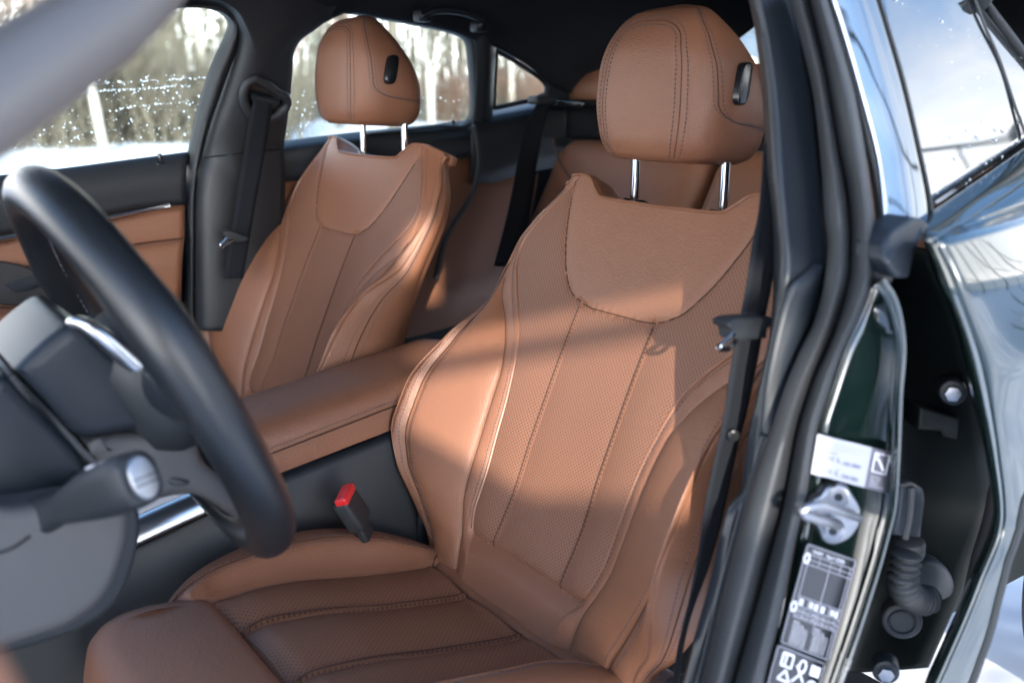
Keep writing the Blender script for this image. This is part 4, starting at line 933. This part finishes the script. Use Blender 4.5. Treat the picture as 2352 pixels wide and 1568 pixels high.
o = dr.build('raindrops', M['drop'], nd, smooth=180); o['kind'] = 'stuff'
# wiring boot, grommet, bolts in the jamb
def nz(x, y, d=.54): return nt(x, y, d)
hz = thing('wiring_boot', 'black corrugated rubber wiring hose in the rear door gap', 'wiring hose', nz(2085, 1290))
MB().prism([nz(x, y, .530) for x, y in ((2066, 1112), (2100, 1108), (2126, 1125), (2130, 1150), (2118, 1238), (2050, 1232))], A(.02, .05, 0), bev=.008).build('connector', M['plastic2'], hz, smooth=40)
MB().tube(resample([nz(x, y, .528) for x, y in ((2092, 1118), (2088, 1180), (2078, 1236))], 10), .004, 8).build('connector_rib', M['rubber'], hz)
MB().cyl(nz(2085, 1238, .548), nz(2083, 1275, .548), .018, 24, bev=.004).build('boot_collar', M['rubber'], hz)
bp_ = resample([nz(x, y, .528) for x, y in ((2083, 1270), (2078, 1300), (2074, 1330), (2080, 1355), (2098, 1372), (2122, 1378), (2138, 1370))], 150)
MB().tube(bp_, [.0135+.0028*math.sin(i/149*13*2*math.pi) for i in range(150)], 16).build('bellows', M['rubber'], hz, smooth=180)
gq = nz(2138, 1352, .556); MB().prism([gq+.026*math.cos(q)*ax1+A(0, 0, .034*math.sin(q)) for q in np.arange(30)*2*math.pi/30], A(.012, .02, 0), bev=.006).build('boot_flange', M['rubber'], hz, smooth=40)
gm = thing('rubber_grommet', 'round black rubber plug below the corrugated hose', 'rubber plug', nz(2072, 1428))
gc = nz(2072, 1428, .540)
def disc(c, r, th, a1=ax1, a2=ax2, n=30, bev=.003): nn = unit(np.cross(a1, a2)); nn = nn if nn@(CAM-c) > 0 else -nn; return MB().prism([c+r*(math.cos(q)*a1+math.sin(q)*a2) for q in np.arange(n)*2*math.pi/n], -nn*th, bev=bev)
disc(gc, .021, .02, bev=.004).build('plug', M['rubber'], gm, smooth=40)
nn0 = unit(np.cross(ax1, ax2)); nn0 = nn0 if nn0@(CAM-gc) > 0 else -nn0
MB().tube([gc+nn0*.001+.0135*(math.cos(q)*ax1+math.sin(q)*ax2) for q in np.arange(30)*2*math.pi/30], .0016, 6, closed=True, up=nn0).build('plug_ring', M['plastic2'], gm)
for lab, x, y, r in (('round bolt head high up in the rear door gap', 2188, 902, .014), ('round bolt head at the bottom of the rear door gap', 2035, 1545, .014)):
    bt = thing('hinge_bolt', lab, 'bolt', nz(x, y, .535), 'hinge bolts'); c = nz(x, y, .535)
    disc(c, r, .02).build('washer', M['plastic2'], bt, smooth=40); disc(c+nn0*.006, r*.6, .01, n=6, bev=.001).build('bolt_head', M['steel'], bt, smooth=20)
hg = thing('door_hinge', 'dark hinge bracket across the rear door gap', 'hinge', nz(2160, 970, .535))
MB().prism([nz(x, y, .535) for x, y in ((2112, 936), (2205, 962), (2200, 1010), (2168, 1004), (2160, 990), (2108, 986))], A(.02, .03, 0), bev=.004).build('hinge_plate', M['paintin'], hg, smooth=30)
# striker on the painted pillar, stickers
sk = thing('door_striker', 'zinc door striker loop bolted to the painted pillar', 'door striker', nt(1918, 1182, .52))
ol = [(1925, 1114), (1900, 1120), (1885, 1140), (1868, 1150), (1860, 1180), (1880, 1215), (1890, 1240), (1905, 1250), (1925, 1250), (1955, 1235), (1975, 1205), (1978, 1172), (1962, 1140), (1945, 1120), (1925, 1114)]
sp_ = resample([nt(x, y, .515) for x, y in ol], 60)[:-1]
MB().prism(sp_, A(.006, .010, 0), bev=.003).build('striker_plate', M['steel'], sk, smooth=40)
lp = [nt(1975, 1190, .512), nt(1965, 1186, .495), nt(1930, 1174, .480), nt(1880, 1160, .472), nt(1850, 1165, .474), nt(1842, 1176, .474), nt(1860, 1186, .476), nt(1900, 1198, .484), nt(1925, 1206, .500), nt(1930, 1208, .512)]
MB().tube(resample(lp, 50), .0042, 12, flat=.9).build('striker_loop', M['steel'], sk, smooth=180)
for x, y in ((1926, 1141), (1913, 1220)):
    c = nt(x, y, .509); bo = disc(c, .0105, .008, bev=.002).build('striker_bolt', M['steel'], sk, smooth=40)
    disc(c+nn0*.0008, .0042, .003, n=6, bev=.0005).build('bolt_socket', M['plastic2'], bo, smooth=20)
def quadmap(q, y0, lift=0):             # local card coordinates (0..1) on a four-cornered patch of the pillar
    P = [nt(x, y, y0) for x, y in q]; n = unit(np.cross(P[1]-P[0], P[3]-P[0])); n = n if n@(CAM-P[0]) > 0 else -n
    return (lambda u, v, l=0: (P[0]*(1-u)+P[1]*u)*(1-v)+(P[3]*(1-u)+P[2]*u)*v+n*l), n
def card(name, F, n, mt, par, u0=0, u1=1, v0=0, v1=1, l=0.0, th=.0008, r=.0):
    k = []
    if r > 0:
        for cu, cv_, a0 in ((u1-r, v0+r*.45, -90), (u1-r, v1-r*.45, 0), (u0+r, v1-r*.45, 90), (u0+r, v0+r*.45, 180)):
            for t in range(6): w = math.radians(a0+18*t); k.append(F(cu+r*math.cos(w), cv_+r*.45*math.sin(w), l))
    else: k = [F(u0, v0, l), F(u1, v0, l), F(u1, v1, l), F(u0, v1, l)]
    return MB().prism(k, -n*th).build(name, mt, par, smooth=20)
def text(body_, F, u, v, h, w, mt, par, name='lettering', l=.0004):     # small writing laid on a card
    cu = bpy.data.curves.new(name, 'FONT'); cu.body = body_; cu.size = 1; cu.align_x = 'LEFT'; cu.extrude = 0.0
    o = bpy.data.objects.new(name, cu); COL.objects.link(o); dg = bpy.context.evaluated_depsgraph_get(); me = bpy.data.meshes.new_from_object(o.evaluated_get(dg))
    co = np.array([v_.co for v_ in me.vertices]); bpy.data.objects.remove(o); bpy.data.curves.remove(cu)
    if len(co) == 0: return
    sx = w/max(1e-6, co[:, 0].max()-co[:, 0].min()); x0 = co[:, 0].min()
    for v_, c in zip(me.vertices, co): v_.co = F(u+(c[0]-x0)*sx, v-c[1]*h, l)
    o = bpy.data.objects.new(name, me); COL.objects.link(o); me.materials.clear(); me.materials.append(mt); attach(o, par); return o
SQ = [(1879, 997), (2056, 1040), (2036, 1133), (1864, 1087)]
st1 = thing('service_sticker', 'white and grey service sticker with handwriting and wrench symbol above the striker', 'sticker', nt(1960, 1060, .515))
F, n1 = quadmap(SQ, .516)
wc_ = card('white_field', F, n1, M['whitep'], st1, 0, .685, 0, 1); card('grey_field', F, n1, M['greyp'], st1, .685, 1, 0, 1)
text('TWOJE BMW POSIADA PAKIET', F, .06, .17, .07, .55, M['grid'], wc_); text('SERWISOWY I NAPRAWCZY', F, .06, .28, .07, .48, M['grid'], wc_); text('BMW Service', F, .06, .39, .075, .2, M['ink'], wc_)
for i, (a, b, c, d) in enumerate((('do', '12 5', 'km', '60 000'), ('do', '', 'km', ''), ('do', '12 3', 'km', '200 000'))):
    v = .56+.16*i
    text(a, F, .06, v, .07, .04, M['ink'], wc_)
    if b: text(b, F, .16, v, .15, .14, M['ink'], wc_); text(d, F, .36, v+.03, .14, .22, M['ink'], wc_)
    text(c, F, .30, v+.02, .06, .03, M['ink'], wc_)
fr2 = MB()
for a, b in (((.74, .10), (.93, .10)), ((.93, .10), (.93, .56)), ((.93, .56), (.74, .56)), ((.74, .56), (.74, .10))): fr2.tube([F(*a, .0003), F(*b, .0003)], .0008, 5)
fr2.tube([F(.79, .24, .0003), F(.885, .48, .0003)], .0014, 6); fr2.tube([F(.775+.03*math.cos(q), .20+.05*math.sin(q), .0003) for q in np.linspace(.9, 5.4, 14)], .0011, 5)
fr2.build('wrench_symbol', M['white'], st1)
for i, t in enumerate(('Dynamika', 'Serwis', 'Oleje', 'Zawsze dla Ciebie')): text(t, F, .74, .70+.075*i, .06, (.13, .13, .11, .2)[i], M['white'], st1)
PQ = [(1854, 1246), (1967, 1285), (1903, 1518), (1791, 1475)]
st2 = thing('tyre_placard', 'black tyre pressure label with white table below the striker', 'label', nt(1880, 1380, .515))
F, n1 = quadmap(PQ, .516); card('label_film', F, n1, M['blackp'], st2, r=.06)
gl_ = MB()
def seg(a, b, r=.00045): gl_.tube([F(*a, .0003), F(*b, .0003)], r, 4)
ringp = [F(u, v, .0003) for u, v in ((.03, .01), (.97, .01), (.985, .03), (.985, .97), (.97, .99), (.03, .99), (.015, .97), (.015, .03))]; gl_.tube(ringp+[ringp[0]], .0005, 4)
for v in (.095, .145, .19, .505, .60, .655, .71): seg((.10, v), (.985, v))
for u in (.10, .53, .93): seg((u, .095), (u, .71 if u != .93 else .99))
for u in (.31, .735): seg((u, .095), (u, .19)); seg((u, .505), (u, .60))
seg((.53, .71), (.53, .80)); gl_.build('table_line', M['grid'], st2)
text('WARM', F, .13, .075, .05, .2, M['white'], st2); text('15psi=100kPa', F, .40, .075, .05, .38, M['white'], st2)
for v in (.14, .62):
    MB().tube([F(.06+.045*math.cos(q), v+.045*math.sin(q), .0003) for q in np.arange(16)*2*math.pi/16], .0011, 5, closed=True, up=n1).build('tyre_symbol', M['white'], st2)
for (u, v, w, h) in ((.14, .525, .08, .065), (.34, .525, .07, .06), (.44, .525, .07, .065), (.57, .525, .08, .065), (.77, .525, .07, .06), (.86, .525, .07, .065)):
    ty = MB()
    for k in range(3): ty.prism([F(u, v+h*(k+.1)/3, .0004), F(u+w, v+h*(k+.1)/3, .0004), F(u+w, v+h*(k+.8)/3, .0004), F(u, v+h*(k+.8)/3, .0004)], -n1*.0005)
    ty.build('figure_block', M['white'], st2)

for r_ in range(2):
    for k in range(8):
        text(('2.4', '35', '2.7', '39', '2.5', '36', '2.9', '42')[k], F, .12+.102*k, .645+.053*r_, .034, .075, M['white'], st2)
tx = ['BMW', '225/45', 'R18 95Y', '225/40 R19', '255/35 R19', '225/45 R18', '245/45 R18', '245/40 R19', '255/35 R20']
for c_, u in enumerate((.14, .56)):
    for k in range(9):
        ww = (.12, .2)[k > 0] if k < 2 else .30
        text(tx[k], F, u, .76+.026*k, .024, ww, M['white'], st2)
BQ = [(1786, 1478), (1896, 1522), (1870, 1616), (1760, 1572)]
st3 = thing('warning_label', 'brown-black warning label with white pictograms at the foot of the pillar', 'label', nt(1830, 1540, .515))
F, n1 = quadmap(BQ, .516); card('label_film', F, n1, M['blackp'], st3, r=.06)
pc = MB()
rr = [F(u, v, .0003) for u, v in ((.05, .02), (.95, .02), (.985, .08), (.985, .95), (.015, .95), (.015, .08))]; pc.tube(rr+[rr[0]], .0005, 4)
pc.build('label_border', M['grid'], st3); pc = MB()
for (a, b) in (((.15, .12), (.35, .12)), ((.35, .12), (.35, .42)), ((.35, .42), (.15, .42)), ((.15, .42), (.15, .12)), ((.22, .12), (.22, .42)), ((.15, .75), (.38, .75)), ((.38, .75), (.27, .50)), ((.27, .50), (.15, .75)), ((.45, .30), (.65, .62)), ((.62, .34), (.42, .70))): pc.tube([F(*a, .0004), F(*b, .0004)], .0011, 5)
pc.tube([F(.56+.07*math.cos(q), .28+.15*math.sin(q), .0004) for q in np.arange(16)*2*math.pi/16], .0011, 5, closed=True, up=n1)
pc.prism([F(.74, .15, .0005), F(.93, .15, .0005), F(.93, .40, .0005), F(.74, .40, .0005)], -n1*.0004); pc.tube([F(.84+.10*math.cos(q), .68+.16*math.sin(q), .0004) for q in np.linspace(1, 6, 16)], .0012, 5)
pc.build('pictogram', M['white'], st3)
# ------------------------------------------------------------------ near belt
nb = thing('seat_belt', 'black seat belt in front of the near pillar beside the closest seat', 'seat belt', at(1690, 750, .62), 'seat belts')
wl = [(1757, 330), (1750, 430), (1744, 490), (1730, 560), (1716, 659), (1702, 729), (1681, 841), (1660, 982), (1652, 1014), (1623, 1151), (1607, 1263), (1586, 1374), (1561, 1478), (1540, 1610)]
wr_ = [(1795, 330), (1790, 430), (1787, 490), (1782, 560), (1774, 650), (1758, 729), (1740, 830), (1712, 960), (1694, 1027), (1665, 1167), (1632, 1292), (1594, 1395), (1574, 1468), (1556, 1610)]
dd_ = (.665, .655, .65, .645, .64, .635, .632, .63, .63, .63, .63, .63, .63, .63)
panel('webbing', [[at(x, y, d) for (x, y), d in zip(wl, dd_)], [at(x, y, d+.004) for (x, y), d in zip(wr_, dd_)]], M['web'], nb, n=70, solid=.0015)
tg = MB().prism(resample([at(x, y, .618) for x, y in ((1672, 742), (1690, 732), (1730, 729), (1775, 730), (1800, 735), (1800, 750), (1765, 752), (1763, 778), (1700, 785), (1688, 780), (1686, 757), (1674, 752), (1672, 742))], 50, False)[:-1], A(.0, .02, 0), bev=.004).build('belt_tongue', M['plastic'], nb, smooth=40)
MB().tube(resample([at(x, y, .617) for x, y in ((1686, 766), (1650, 798), (1655, 803), (1672, 801), (1690, 782))], 24, False), .0026, 8).build('tongue_plate', M['chrome'], tg)
c = at(1686, 1001, .622); disc(c, .0062, .005, unit(A(.7, -.5, 0)), A(0, 0, 1), bev=.002).build('belt_stop', M['gloss'], nb, smooth=40)
# ------------------------------------------------------------------ front pillar close to the lens, open front door
pa, pb = at(0, 205, .47), at(300, 2, .56)
ax = unit(pb-pa); P = [pa-ax*.5, pa-ax*.25, pa, (pa+pb)/2, pb, pb+ax*.10+A(0, -.02, .02), A(.62, .62, 1.30), A(1.1, .64, 1.315), A(1.6, .66, 1.29)]
MB().tube(resample(P, 40), .0215, 24).build('front_pillar', M['taupe'], body, smooth=180)
P2 = [p+A(-.012, .0, .036) for p in P]; MB().tube(resample(P2, 40), .007, 10).build('pillar_seal', M['rubber'], body, smooth=180)
P3 = [p+A(-.03, -.0, .066) for p in P]; MB().tube(resample(P3, 40), .024, 14).build('windscreen_frame', M['paint'], body, smooth=180)
od = thing('car_door', 'tan edge of the open near front door in the bottom corner', 'car door', at(0, 1530, .27))
q0 = [at(x, y, .27) for x, y in ((-420, 1380), (-80, 1440), (0, 1462), (40, 1505), (75, 1568), (105, 1650), (110, 1760), (-420, 1760))]
q0 = resample(q0+[q0[0]], 60, False)[:-1]
MB().prism(q0, A(-.045, -.02, -.01), bev=.01).build('armrest', M['leather'], od, smooth=45)
# ------------------------------------------------------------------ rear wheel, rocker
rw = thing('car_wheel', 'rear wheel with dusty grooved tyre below the near rear door', 'wheel', (1.95, .64, .33))
rows = []
prof = [(.47, .20), (.46, .27), (.475, .315), (.50, .33), (.54, .333), (.545, .325), (.55, .333), (.60, .335), (.605, .327), (.61, .335), (.66, .335), (.665, .327), (.67, .333), (.72, .33), (.745, .31), (.76, .27), (.75, .20)]
prof2 = [(y+.015, r) for y, r in prof]
for q in np.arange(90)*2*math.pi/90:
    rows.append([A(1.95+r*math.cos(q)*(1+(.012 if int(q*90/(2*math.pi)) % 2 and r > .33 else 0)), y, .335+r*math.sin(q)*(1+(.012 if int(q*90/(2*math.pi)) % 2 and r > .33 else 0))) for y, r in prof2])
rows.append(rows[0]); MB().grid(np.array(rows)).build('tyre', M['tyre'], rw, smooth=30)
MB().cyl((1.95, .50, .335), (1.95, .72, .335), .21, 40, bev=.02).build('rim', M['steel'], rw)
# ------------------------------------------------------------------ surroundings
G = []
for x in np.linspace(-60, 90, 60): G.append([A(x, y, .0+.06*math.sin(x*.9+y*.4)*min(1, abs(y-1)/6)+.03*math.sin(2.3*y)*min(1, abs(y-1)/6)) for y in np.linspace(-45, 110, 60)])
g = MB().grid(np.array(G)[:, ::-1]).build('ground', M['snow'], None, smooth=180); tag(g, 'snow-covered ground around the car', 'ground', kind='structure')
M['bark'] = mat('pale_bark', (.40, .37, .33), .85, bump=('n', 8, .5), var=.3, varscale=6, bdist=.02)
M['bark2'] = mat('grey_bark', (.15, .13, .105), .9, bump=('n', 8, .5), var=.3, varscale=6, bdist=.02)
M['twig'] = mat('dry_twigs', (.12, .105, .08), .9, var=.25, varscale=2)
M['twig2'] = mat('reddish_twigs', (.13, .075, .055), .9, var=.25, varscale=2)
M['fir'] = mat('fir_needles', (.05, .075, .03), .9, var=.3, varscale=3)
def branch(mb, r, p, d, L, rad, depth, kids):
    n = 4; P = [p]; q = np.array(p, float); dd = unit(d)
    for i in range(n):
        dd = unit(dd+A(r.gauss(0, .12), r.gauss(0, .12), r.gauss(.05, .1))); q = q+dd*L/n; P.append(q)
    mb.tube(np.array(P), np.linspace(rad, rad*.35, n+1), 4 if depth else 6, cap=False)
    if depth:
        for k in range(kids):
            t = r.uniform(.25, 1); i = min(int(t*n), n-1); s = P[i]+(P[i+1]-P[i])*(t*n-i)
            nd_ = unit(dd+A(r.gauss(0, .55), r.gauss(0, .55), r.gauss(.15, .4))); branch(mb, r, s, nd_, L*r.uniform(.35, .6), rad*.5, depth-1, max(3, kids-3))
def make_tree(seed, h, tm, cm, name='bare_tree'):
    r = random.Random(seed); root = thing(name, 'x', 'tree')
    P = [A(0, 0, -.1)]; q = A(0, 0, 0)
    for i in range(8): q = q+A(r.gauss(0, .05), r.gauss(0, .05), h/8); P.append(q)
    P = np.array(P); MB().tube(P, np.linspace(h*.0125, h*.003, len(P)), 8).build('trunk', tm, root, smooth=180)
    mb = MB()
    for k in range(15):
        t = r.uniform(.12, .98); i = min(int(t*8), 7); s = P[i]+(P[i+1]-P[i])*(t*8-i); a = r.uniform(0, 6.28)
        branch(mb, r, s, A(math.cos(a), math.sin(a), r.uniform(.5, 1.3)), h*.24*(1.15-t), h*.004, 2, 6)
    mb.build('crown', cm, root, smooth=180); return root
def make_shrub(seed, h, m):
    r = random.Random(seed); root = thing('bare_shrub', 'x', 'shrub'); mb = MB()
    for k in range(26):
        a = r.uniform(0, 6.28); branch(mb, r, A(.3*r.gauss(0, 1), .3*r.gauss(0, 1), -.05), A(.5*math.cos(a), .5*math.sin(a), 1), h*r.uniform(.6, 1), .014, 2, 6)
    mb.build('twigs', m, root, smooth=180); return root
protos = [make_tree(11+k, 9.5+k*.6, M['bark'] if k % 3 == 0 else M['bark2'], M['twig']) for k in range(5)]
shr = [make_shrub(40+k, 2.0+.3*k, M['twig2'] if k == 2 else M['twig']) for k in range(3)]
for p in protos+shr: bpy.context.view_layer.update()
ALLT = list(COL.objects)
def copy2(o):
    c = o.copy(); COL.objects.link(c)
    for ch in [q for q in ALLT if q.parent is o]:
        d = ch.copy(); COL.objects.link(d); d.parent = c
    return c
def place(pl, o, i, px, dist, sc, rot, lab, grp):
    t = o if i == 0 else copy2(o); d = ray(px, 199); d = unit(A(d[0], d[1], 0)); p = A(0, 0, 0)+d*dist
    t.location = (p[0], p[1], -.02); t.rotation_euler = (0, 0, rot); t.scale = (sc,)*3; t['label'] = lab; t['group'] = grp
rr_ = random.Random(5); cnt = {}
for i in range(44):
    k = i % 5; o = protos[k]; n = cnt.get(k, 0); cnt[k] = n+1
    px = rr_.uniform(-120, 1330) if i < 38 else rr_.uniform(1640, 1800); dist = rr_.uniform(22, 42)
    if px > 640: dist += 6
    place(protos, o, n, px, dist, rr_.uniform(.75, 1.15), rr_.uniform(0, 6.28), ('tall bare pale-barked tree outside the far windows' if k % 3 == 0 else 'tall bare grey-barked tree outside the far windows'), 'bare trees outside the far windows')
bi = make_tree(77, 7.5, M['bark'], M['twig'], 'birch_tree'); d = ray(225, 199); d = unit(A(d[0], d[1], 0)); bi.location = tuple(d*20.5); bi.rotation_euler = (math.radians(-5), math.radians(-6), 0); bi['label'] = 'leaning birch with white trunk seen through the far front window'
cnt = {}
for i in range(40):
    k = i % 3; n = cnt.get(k, 0); cnt[k] = n+1
    px = rr_.uniform(-150, 660) if k != 2 else rr_.uniform(900, 1300); dist = rr_.uniform(21.5, 27) if px < 660 else rr_.uniform(32, 40)
    place(shr, shr[k], n, px, dist, rr_.uniform(.7, 1.2)*(.75 if k == 2 else 1), rr_.uniform(0, 6.28), 'bare tan shrub at the edge of the snow' if k != 2 else 'reddish bare shrub beyond the rear windows', 'bare shrubs at the edge of the snow')
# the wood behind, one mass of stems and twigs
r = random.Random(9); mb = MB()
for i in range(900):
    px = r.uniform(-300, 1900); dist = r.uniform(36, 70); d = ray(px, 199); d = unit(A(d[0], d[1], 0)); p = d*dist; h = r.uniform(3, 11); w = r.uniform(.02, .09)
    P = [A(p[0], p[1], 0), A(p[0]+r.gauss(0, .3), p[1]+r.gauss(0, .3), h*.5), A(p[0]+r.gauss(0, .5), p[1]+r.gauss(0, .5), h)]
    mb.tube(np.array(P), [w, w*.7, w*.2], 4, cap=False)
    for b in range(5):
        t = r.uniform(.3, .95); s = P[0]*(1-t)+P[2]*t; mb.tube(np.array([s, s+A(r.gauss(0, .7), r.gauss(0, .7), r.uniform(.3, 1.4))]), [w*.4, w*.1], 3, cap=False)
wd = mb.build('distant_wood', M['twig'], None, smooth=180); tag(wd, 'hazy mass of bare stems of the far-off wood', 'woodland', kind='stuff')
# brushwood bank at the wood's edge
r = random.Random(19); mb = MB()
for i in range(2600):
    px = r.uniform(-300, 1500); dist = r.uniform(21.5, 34) if px < 660 else r.uniform(33, 46); d = ray(px, 199); d = unit(A(d[0], d[1], 0)); p = d*dist; h = r.uniform(.4, 1.7)
    mb.tube(np.array([A(p[0], p[1], 0), A(p[0]+r.gauss(0, .25), p[1]+r.gauss(0, .25), h*.6), A(p[0]+r.gauss(0, .6), p[1]+r.gauss(0, .6), h)]), [.02, .014, .005], 3, cap=False)
bw_ = mb.build('brushwood', M['twig'], None, smooth=180); tag(bw_, 'tan dry brushwood along the edge of the wood', 'brushwood', kind='stuff')
# what the near side of the car looks out on: a mesh fence before a white corrugated wall
M['wallw'] = mat('white_corrugated_sheet', (.78, .78, .76), .5); M['fence'] = mat('dark_fence_wire', (.03, .04, .045), .5)
mb = MB(); rows = []
for x in np.arange(0, 46, .08): rows.append([A(x, -8.6+.018*(int(round(x/.08)) % 4 < 2), z) for z in (-.1, 3.2)])
mb.grid(np.array(rows)); w = mb.build('corrugated_wall', M['wallw'], None, smooth=0, solid=.01); tag(w, 'low white corrugated metal wall mirrored in the near rear door', 'wall')
fe = thing('mesh_fence', 'tall dark wire fence with posts mirrored in the near rear window', 'fence', (10, -3.9, 0))
for k in range(14): MB().box((1.6+2.4*k, -3.9, 1.9), (.09, .09, 3.8), bev=.01).build('fence_post', M['fence'], fe)
for z in (.6, 1.4, 2.2, 3.0, 3.7): MB().tube([A(1.4, -3.9, z), A(34, -3.9, z)], .022, 5).build('fence_rail', M['fence'], fe)
mb = MB()
for k in range(14): mb.tube([A(2.8+2.4*k, -3.9, 0), A(2.8+2.4*k, -3.9, 3.7)], .018, 5)
mb.build('fence_wire', M['fence'], fe)
# added unseen board screen: shades the cabin, gaps cut for the seats' sun patches
M['board'] = mat('shade_screen_boards', (.24, .19, .14), .85, bump=('n', 30, .4), var=.3, varscale=4, bdist=.004)
bf = thing('added_shade_screen', 'added unseen screen of boards behind the camera, shading the cabin', 'fence', (-2, -2.4, 0))
GA, GB = (1.73, 1.985, -1.53, -1.06), (2.10, 2.2, -1.535, -1.455)  # openings set by tracing the wanted sun patches back towards the sun
def brd(x0, x1, z0, z1): MB().box(((x0+x1)/2, -2.4, (z0+z1)/2), (x1-x0, .03, z1-z0), bev=.004).build('board', M['board'], bf)
lev = [.02, .20, .38, .56, .74, .92, 1.10, 1.28, 1.46, 1.60, 1.73]
for z0, z1 in zip(lev, lev[1:]): brd(-3.05, -.62, z0, z1)
for z0, z1, x0, x1 in (GA, GB): brd(-3.05, x0, z0, z1); brd(x1, -.62, z0, z1)
for z0, z1 in ((1.985, 2.10), (2.2, 2.36), (2.36, 2.52), (2.52, 2.68), (2.68, 2.84)): brd(-3.05, -.62, z0, z1)
brd(-1.53, -1.06, 1.93, 1.955)  # batten added to lay a shadow band across the sun patch
c, s_ = math.cos(math.radians(-32)), math.sin(math.radians(-32))
MB().box((-1.52, -2.36, 1.765), (.7, .03, .16), np.array([[c, 0, -s_], [0, 1, 0], [s_, 0, c]]), bev=.004).build('shade_brace', M['board'], bf)  # added slanting board, gives the sun patch its diagonal lower edge
for x in (-3.0, -1.85, -.68): MB().box((x, -2.45, 1.42), (.09, .07, 2.85), bev=.005).build('fence_post', M['board'], bf)
# ------------------------------------------------------------------ light, air, camera
SUN = unit(A(-.5, -.82, .27))
w = bpy.data.worlds.new('World'); SC.world = w; w.use_nodes = True; nt_ = w.node_tree; bg = nt_.nodes['Background']
sky = nt_.nodes.new('ShaderNodeTexSky'); sky.sky_type = 'NISHITA'; sky.sun_disc = False
el = math.asin(SUN[2]); azm = math.atan2(SUN[0], SUN[1]); sky.sun_elevation = el; sky.sun_rotation = azm
sky.air_density = 1.0; sky.dust_density = 1.0; sky.ozone_density = 3.0
tcw = nt_.nodes.new('ShaderNodeTexCoord'); cl = nt_.nodes.new('ShaderNodeTexNoise'); cl.inputs['Scale'].default_value = 2.2; cl.inputs['Detail'].default_value = 7; cl.inputs['Roughness'].default_value = .6
sx = nt_.nodes.new('ShaderNodeSeparateXYZ'); nt_.links.new(tcw.outputs['Generated'], cl.inputs['Vector']); nt_.links.new(tcw.outputs['Generated'], sx.inputs[0])
veil = math_(nt_, 'ADD', math_(nt_, 'MULTIPLY', cl.outputs['Fac'], 1.3), math_(nt_, 'SUBTRACT', .42, math_(nt_, 'MULTIPLY', sx.outputs['Z'], 1.5)))
vr = nt_.nodes.new('ShaderNodeMapRange'); vr.inputs['From Min'].default_value = .40; vr.inputs['From Max'].default_value = .85; nt_.links.new(veil, vr.inputs['Value'])
bw2 = nt_.nodes.new('ShaderNodeRGBToBW'); nt_.links.new(sky.outputs[0], bw2.inputs[0]); cb = math_(nt_, 'MULTIPLY', bw2.outputs[0], 2.3)
mxs = nt_.nodes.new('ShaderNodeMix'); mxs.data_type = 'RGBA'; nt_.links.new(vr.outputs['Result'], mxs.inputs['Factor']); nt_.links.new(sky.outputs[0], mxs.inputs['A']); nt_.links.new(cb, mxs.inputs['B'])
nt_.links.new(mxs.outputs['Result'], bg.inputs['Color'])     # thin bright cloud veil, denser towards the horizon
bg.inputs['Strength'].default_value = .14
sl = bpy.data.lights.new('sun', 'SUN'); sl.energy = 2.0; sl.angle = math.radians(.53); sl.color = (1, .93, .82)
so3 = bpy.data.objects.new('sun', sl); COL.objects.link(so3); so3.rotation_euler = Vector(SUN).to_track_quat('Z', 'Y').to_euler(); so3.location = (0, -5, 6)
cam = bpy.data.cameras.new('camera'); co = bpy.data.objects.new('camera', cam); COL.objects.link(co); SC.camera = co
cam.sensor_fit = 'HORIZONTAL'; cam.sensor_width = 36; cam.lens = FPX/2352*36; cam.clip_start = .02; cam.clip_end = 400
co.matrix_world = frame(CAM, RV, UV_, -FV)
cam.dof.use_dof = True; cam.dof.focus_distance = 1.42; cam.dof.aperture_fstop = 3.6
SC.view_settings.view_transform = 'Standard'; SC.view_settings.look = 'None'; SC.view_settings.gamma = 1; SC.view_settings.exposure = 2.5
SC.view_settings.use_curve_mapping = False
SC.cycles.use_denoising = True; SC.cycles.max_bounces = 10; SC.cycles.transparent_max_bounces = 16
SC.cycles.sample_clamp_indirect = 8; SC.cycles.caustics_reflective = False; SC.cycles.caustics_refractive = False

# ------------------------------------------------------------------ everything fixed to the car becomes a part of it
bpy.context.view_layer.update()
def kids(o): return [q for q in COL.objects if q.parent is o]
def into_car(root, main, name):
    allk = [c for k in kids(root) for c in [k]+kids(k)]
    m = [k for k in allk if k.name.split('.')[0] == main][0]
    W = {k: MW.get(k.name, Matrix()).copy() for k in allk}
    for k in allk:
        if k is not m: k.parent = m; k.matrix_local = W[m].inverted() @ W[k]
    m.parent = body; m.matrix_local = MW['car_body'].inverted() @ W[m]
    if root in (st1, st2, st3): m['label'] = root['label']
    bpy.data.objects.remove(root); m.name = name
for a in ((fd, 'tan_panel', 'car_door'), (rd, 'lower_panel', 'car_door'), (nd, 'door_skin', 'car_door'), (od, 'armrest', 'car_door'), (con, 'console_side', 'centre_console'), (col, 'column_cover', 'steering_column'), (dash, 'knee_panel', 'dashboard'), (gh, 'grip', 'grab_handle'), (hz, 'bellows', 'wiring_boot'), (gm, 'plug', 'rubber_grommet'), (hg, 'hinge_plate', 'door_hinge'), (sk, 'striker_plate', 'door_striker'), (st1, 'white_field', 'service_sticker'), (st2, 'label_film', 'tyre_placard'), (st3, 'label_film', 'warning_label'), (rw, 'tyre', 'car_wheel')): into_car(*a)
for o in [q for q in COL.objects if q.name.startswith('hinge_bolt') and q.type == 'EMPTY']: into_car(o, 'washer', 'hinge_bolt_head')
body.name = 'car'; body['label'] = 'dark green car with tan leather cabin seen through its open front door'; body['category'] = 'car'
